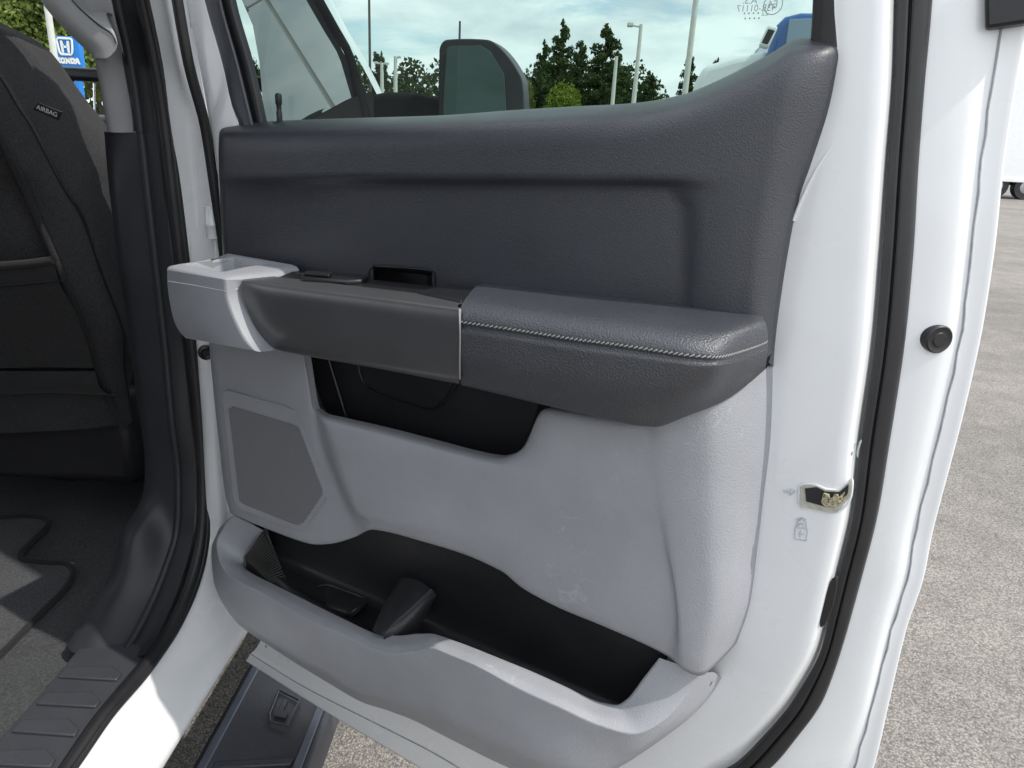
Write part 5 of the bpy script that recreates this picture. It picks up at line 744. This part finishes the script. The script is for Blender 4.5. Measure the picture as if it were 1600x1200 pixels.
pole('lamp_pole', [(3.742, 44, 3.4302)][0], [(3.7616, 44, 5.8498)][0][2], .12, 'shortest white lamp pole standing right of the broad pine', 'lamp pole', group='white lamp poles')
pole('lamp_pole', [(-12.7645, 60, 4.1138)][0], [(-12.6969, 60, 6.2172)][0][2], .16, 'left white lamp post of the pair above the mirror arm', 'lamp pole', heads=(-.35, .35), group='white lamp poles')
pole('lamp_pole', [(-11.1286, 57, 4.0238)][0], [(-11.1223, 57, 6.445)][0][2], .16, 'right white lamp post of the pair above the mirror arm', 'lamp pole', heads=(.25,), group='white lamp poles')
pole('utility_pole', [(-10.4913, 46, 5.1552)][0], 11.5, .075, 'thin dark utility pole left of the paired lamp posts', 'utility pole', 'poledark')
pole('utility_pole', [(-7.2863, 64, 8.536)][0], [(-7.2702, 64, 9.8901)][0][2], .11, 'grey utility pole top poking up over the wing mirror', 'utility pole', 'poledark')
pole('lamp_pole', [(-12.1718, 19, 2.5748)][0], 9.0, .075, 'white pole standing in front of the blue dealer sign', 'lamp pole', group='white lamp poles')
# dealer sign
s0 = Vector([(-14.0995, 22, 3.4301)][0]); s1 = Vector([(-13.328, 22, 3.4151)][0]); s2 = Vector([(-13.4127, 22, 2.7122)][0])
sg = bpy.data.objects.new('dealer_sign', None); col.objects.link(sg); cx = (s0.x + s1.x) / 2; sg.location = (cx, 22, 0); tag(sg, 'blue dealer sign with a white H emblem and lettering beyond the windscreen', 'sign')
M['signblue'] = plain('sign_blue', (.01, .20, .62), .35, .05, 4).m; M['signwhite'] = plain('sign_white', (.8, .82, .82), .4, .03, 4).m
hw = (s1.x - s0.x) / 2; zt_ = (s0.z + s1.z) / 2; zb_ = s2.z - .12; hh = zt_ - zb_
box('sign_panel', (0, .1, (zt_ + zb_) / 2), (hw * 2, .2, hh), 'signblue', sg, .03); box('sign_post', (0, .1, zb_ / 2), (hw * 1.2, .22, zb_), 'signblue', sg)
ec = Vector((-hw * .02, -.03, zt_ - hh * .33)); ew, eh = hw * .56, hh * .25
tubes('emblem_frame', [curve([ec + Vector((x * ew, 0, z * eh)) for x, z in ((-.8, 1), (0, 1), (.8, 1), (1, .8), (.95, 0), (.8, -.8), (.6, -1), (0, -1), (-.6, -1), (-.8, -.8), (-.95, 0), (-1, .8), (-.8, 1))], .03)], .03, 'signwhite', sg, 6)
for q in ([(-.62, .75), (-.30, .75), (-.22, .15), (-.22, -.15), (-.30, -.8), (-.52, -.8)], [(.62, .75), (.30, .75), (.22, .15), (.22, -.15), (.30, -.8), (.52, -.8)], [(-.3, .12), (.3, .12), (.3, -.16), (-.3, -.16)]):
    slab('emblem_bar', [ec + Vector((x * ew, -.01, z * eh)) for x, z in q], (0, 1, 0), .03, 'signwhite', sg)
text('sign_lettering', 'HONDA', (0, -.02, zb_ + hh * .22), (1, 0, 0), (0, 0, 1), hh * .22, 'signwhite', sg, .01, bold=.02)
# blue truck cab beyond the door
bt = bpy.data.objects.new('blue_truck', None); col.objects.link(bt)
b0 = Vector([(1.6878, 6.2, 2.1802)][0]); bt.location = (b0.x, 6.2, 0); tag(bt, 'blue truck cab with pale bonnet and tall white mirror, parked ahead of the open door', 'truck')
M['cabblue'] = plain('cab_blue', (.02, .10, .33), .3, .04, 3, Coat_Weight=.5).m
zr = [(1.7879, 6.2, 2.3662)][0][2]; zh = [(1.6892, 6.2, 2.0812)][0][2]
bt.rotation_euler.z = R(-10)
slab('cab', [(.0, 0, .9), (.0, 0, zh), (.03, 0, zr - .10), (.09, 0, zr - .03), (.2, 0, zr), (1.28, 0, zr), (1.33, 0, zr - .1), (1.33, 0, .7), (.3, 0, .7)], (0, 1, 0), 1.8, 'cabblue', bt, .05, 3)
slab('side_window', [(.12, -.012, zh + .02), (.12, -.012, zr - .05), (.60, -.012, zr - .03), (.60, -.012, zh + .02)], (0, 1, 0), .01, plain('cab_window', (.25, .33, .42), .05, .05, 3).m, bt, .01)  # reflection in the pane is put into its grey-blue colour
slab('bonnet', [(-.52, .1, .8), (-.52, .1, zh - .22), (-.46, .1, zh - .10), (-.25, .1, zh - .03), (.02, .1, zh + .03), (.02, .1, .8)], (0, 1, 0), 1.8, 'paint', bt, .05, 3)
mb = slab('door_mirror', [(-.09, -.22, zh + .02), (-.045, -.22, zr - .12), (.03, -.22, zr - .13), (-.02, -.22, zh)], (0, 1, 0), .1, 'signwhite', bt, .02, 3)
slab('mirror_face', [(-.075, -.226, zh + .04), (-.042, -.226, zr - .15), (.008, -.226, zr - .16), (-.03, -.226, zh + .03)], (0, 1, 0), .01, 'black', mb, .004)
box('chassis', (.45, .9, .62), (1.7, 1.2, .2), 'black', bt, .03)
for x in (-.12, 1.0): 
    w_ = lathe('wheel', (x, .2, .44), (0, 1, 0), [(.2, -.12), (.42, -.14), (.44, 0), (.42, .14), (.2, .12)], 'rubber', bt, 24); lathe('rim', (x, .07, .44), (0, 1, 0), [(.05, -.03), (.20, -.01), (.22, .03)], 'steel', w_, 20)
# box truck at the right edge
bx = Vector([(18.7587, 30.1093, 0)][0]); tk = bpy.data.objects.new('box_truck', None); col.objects.link(tk); tk.location = (bx.x, bx.y, 0); tag(tk, 'white box truck parked across the lot behind the open door', 'truck')
box('cargo_box', (2.0, 1.25, 2.55), (9.0, 2.5, 3.7), 'paint', tk, .04); box('skirt_rail', (2.0, -.02, .72), (9.0, .06, .14), 'paint', tk, .02); box('chassis', (2.0, 1.25, .6), (8.6, 1.0, .18), 'black', tk)
for x in (-.9, .25, 4.6):
    w_ = lathe('wheel', (x, .2, .48), (0, 1, 0), [(.2, -.13), (.46, -.15), (.48, 0), (.46, .15), (.2, .13)], 'rubber', tk, 24); lathe('rim', (x, .06, .48), (0, 1, 0), [(.05, -.02), (.24, 0), (.26, .03)], 'steel', w_, 20)
box('mudguard', (.9, .1, .42), (.5, .05, .34), 'steel', tk, .02); box('side_light', (.4, .0, .55), (.3, .05, .1), 'signwhite', tk)
# floor mat lying on the carpet
mo_ = [(-1.5252, 1.3733, 0.478), (-1.2803, 1.4167, 0.478), (-1.2003, 1.4301, 0.478), (-1.1488, 1.4428, 0.478), (-1.1164, 1.444, 0.478), (-1.0856, 1.4272, 0.478), (-1.0747, 1.4084, 0.478), (-1.0677, 1.3564, 0.478), (-1.0601, 1.3001, 0.478), (-1.0517, 1.2861, 0.478), (-1.0347, 1.2735, 0.478), (-0.9882, 1.2693, 0.478), (-0.9488, 1.2716, 0.478), (-0.9239, 1.2579, 0.478), (-0.9091, 1.2387, 0.478), (-0.8935, 1.185, 0.478), (-0.8889, 1.0837, 0.478), (-0.8848, 0.995, 0.478), (-0.8849, 0.8814, 0.478), (-0.8977, 0.7575, 0.478), (-1.0974, 0.688, 0.478)]
mt = slab('floor_mat', mo_, (0, 0, -1), .006, 'mat'); tag(mt, 'charcoal floor mat with a notched bound edge lying on the cabin carpet', 'floor mat')
tubes('bound_edge', [curve(off(mo_[1:19], z=.001), .015)], .006, 'fabric2', mt, 8)
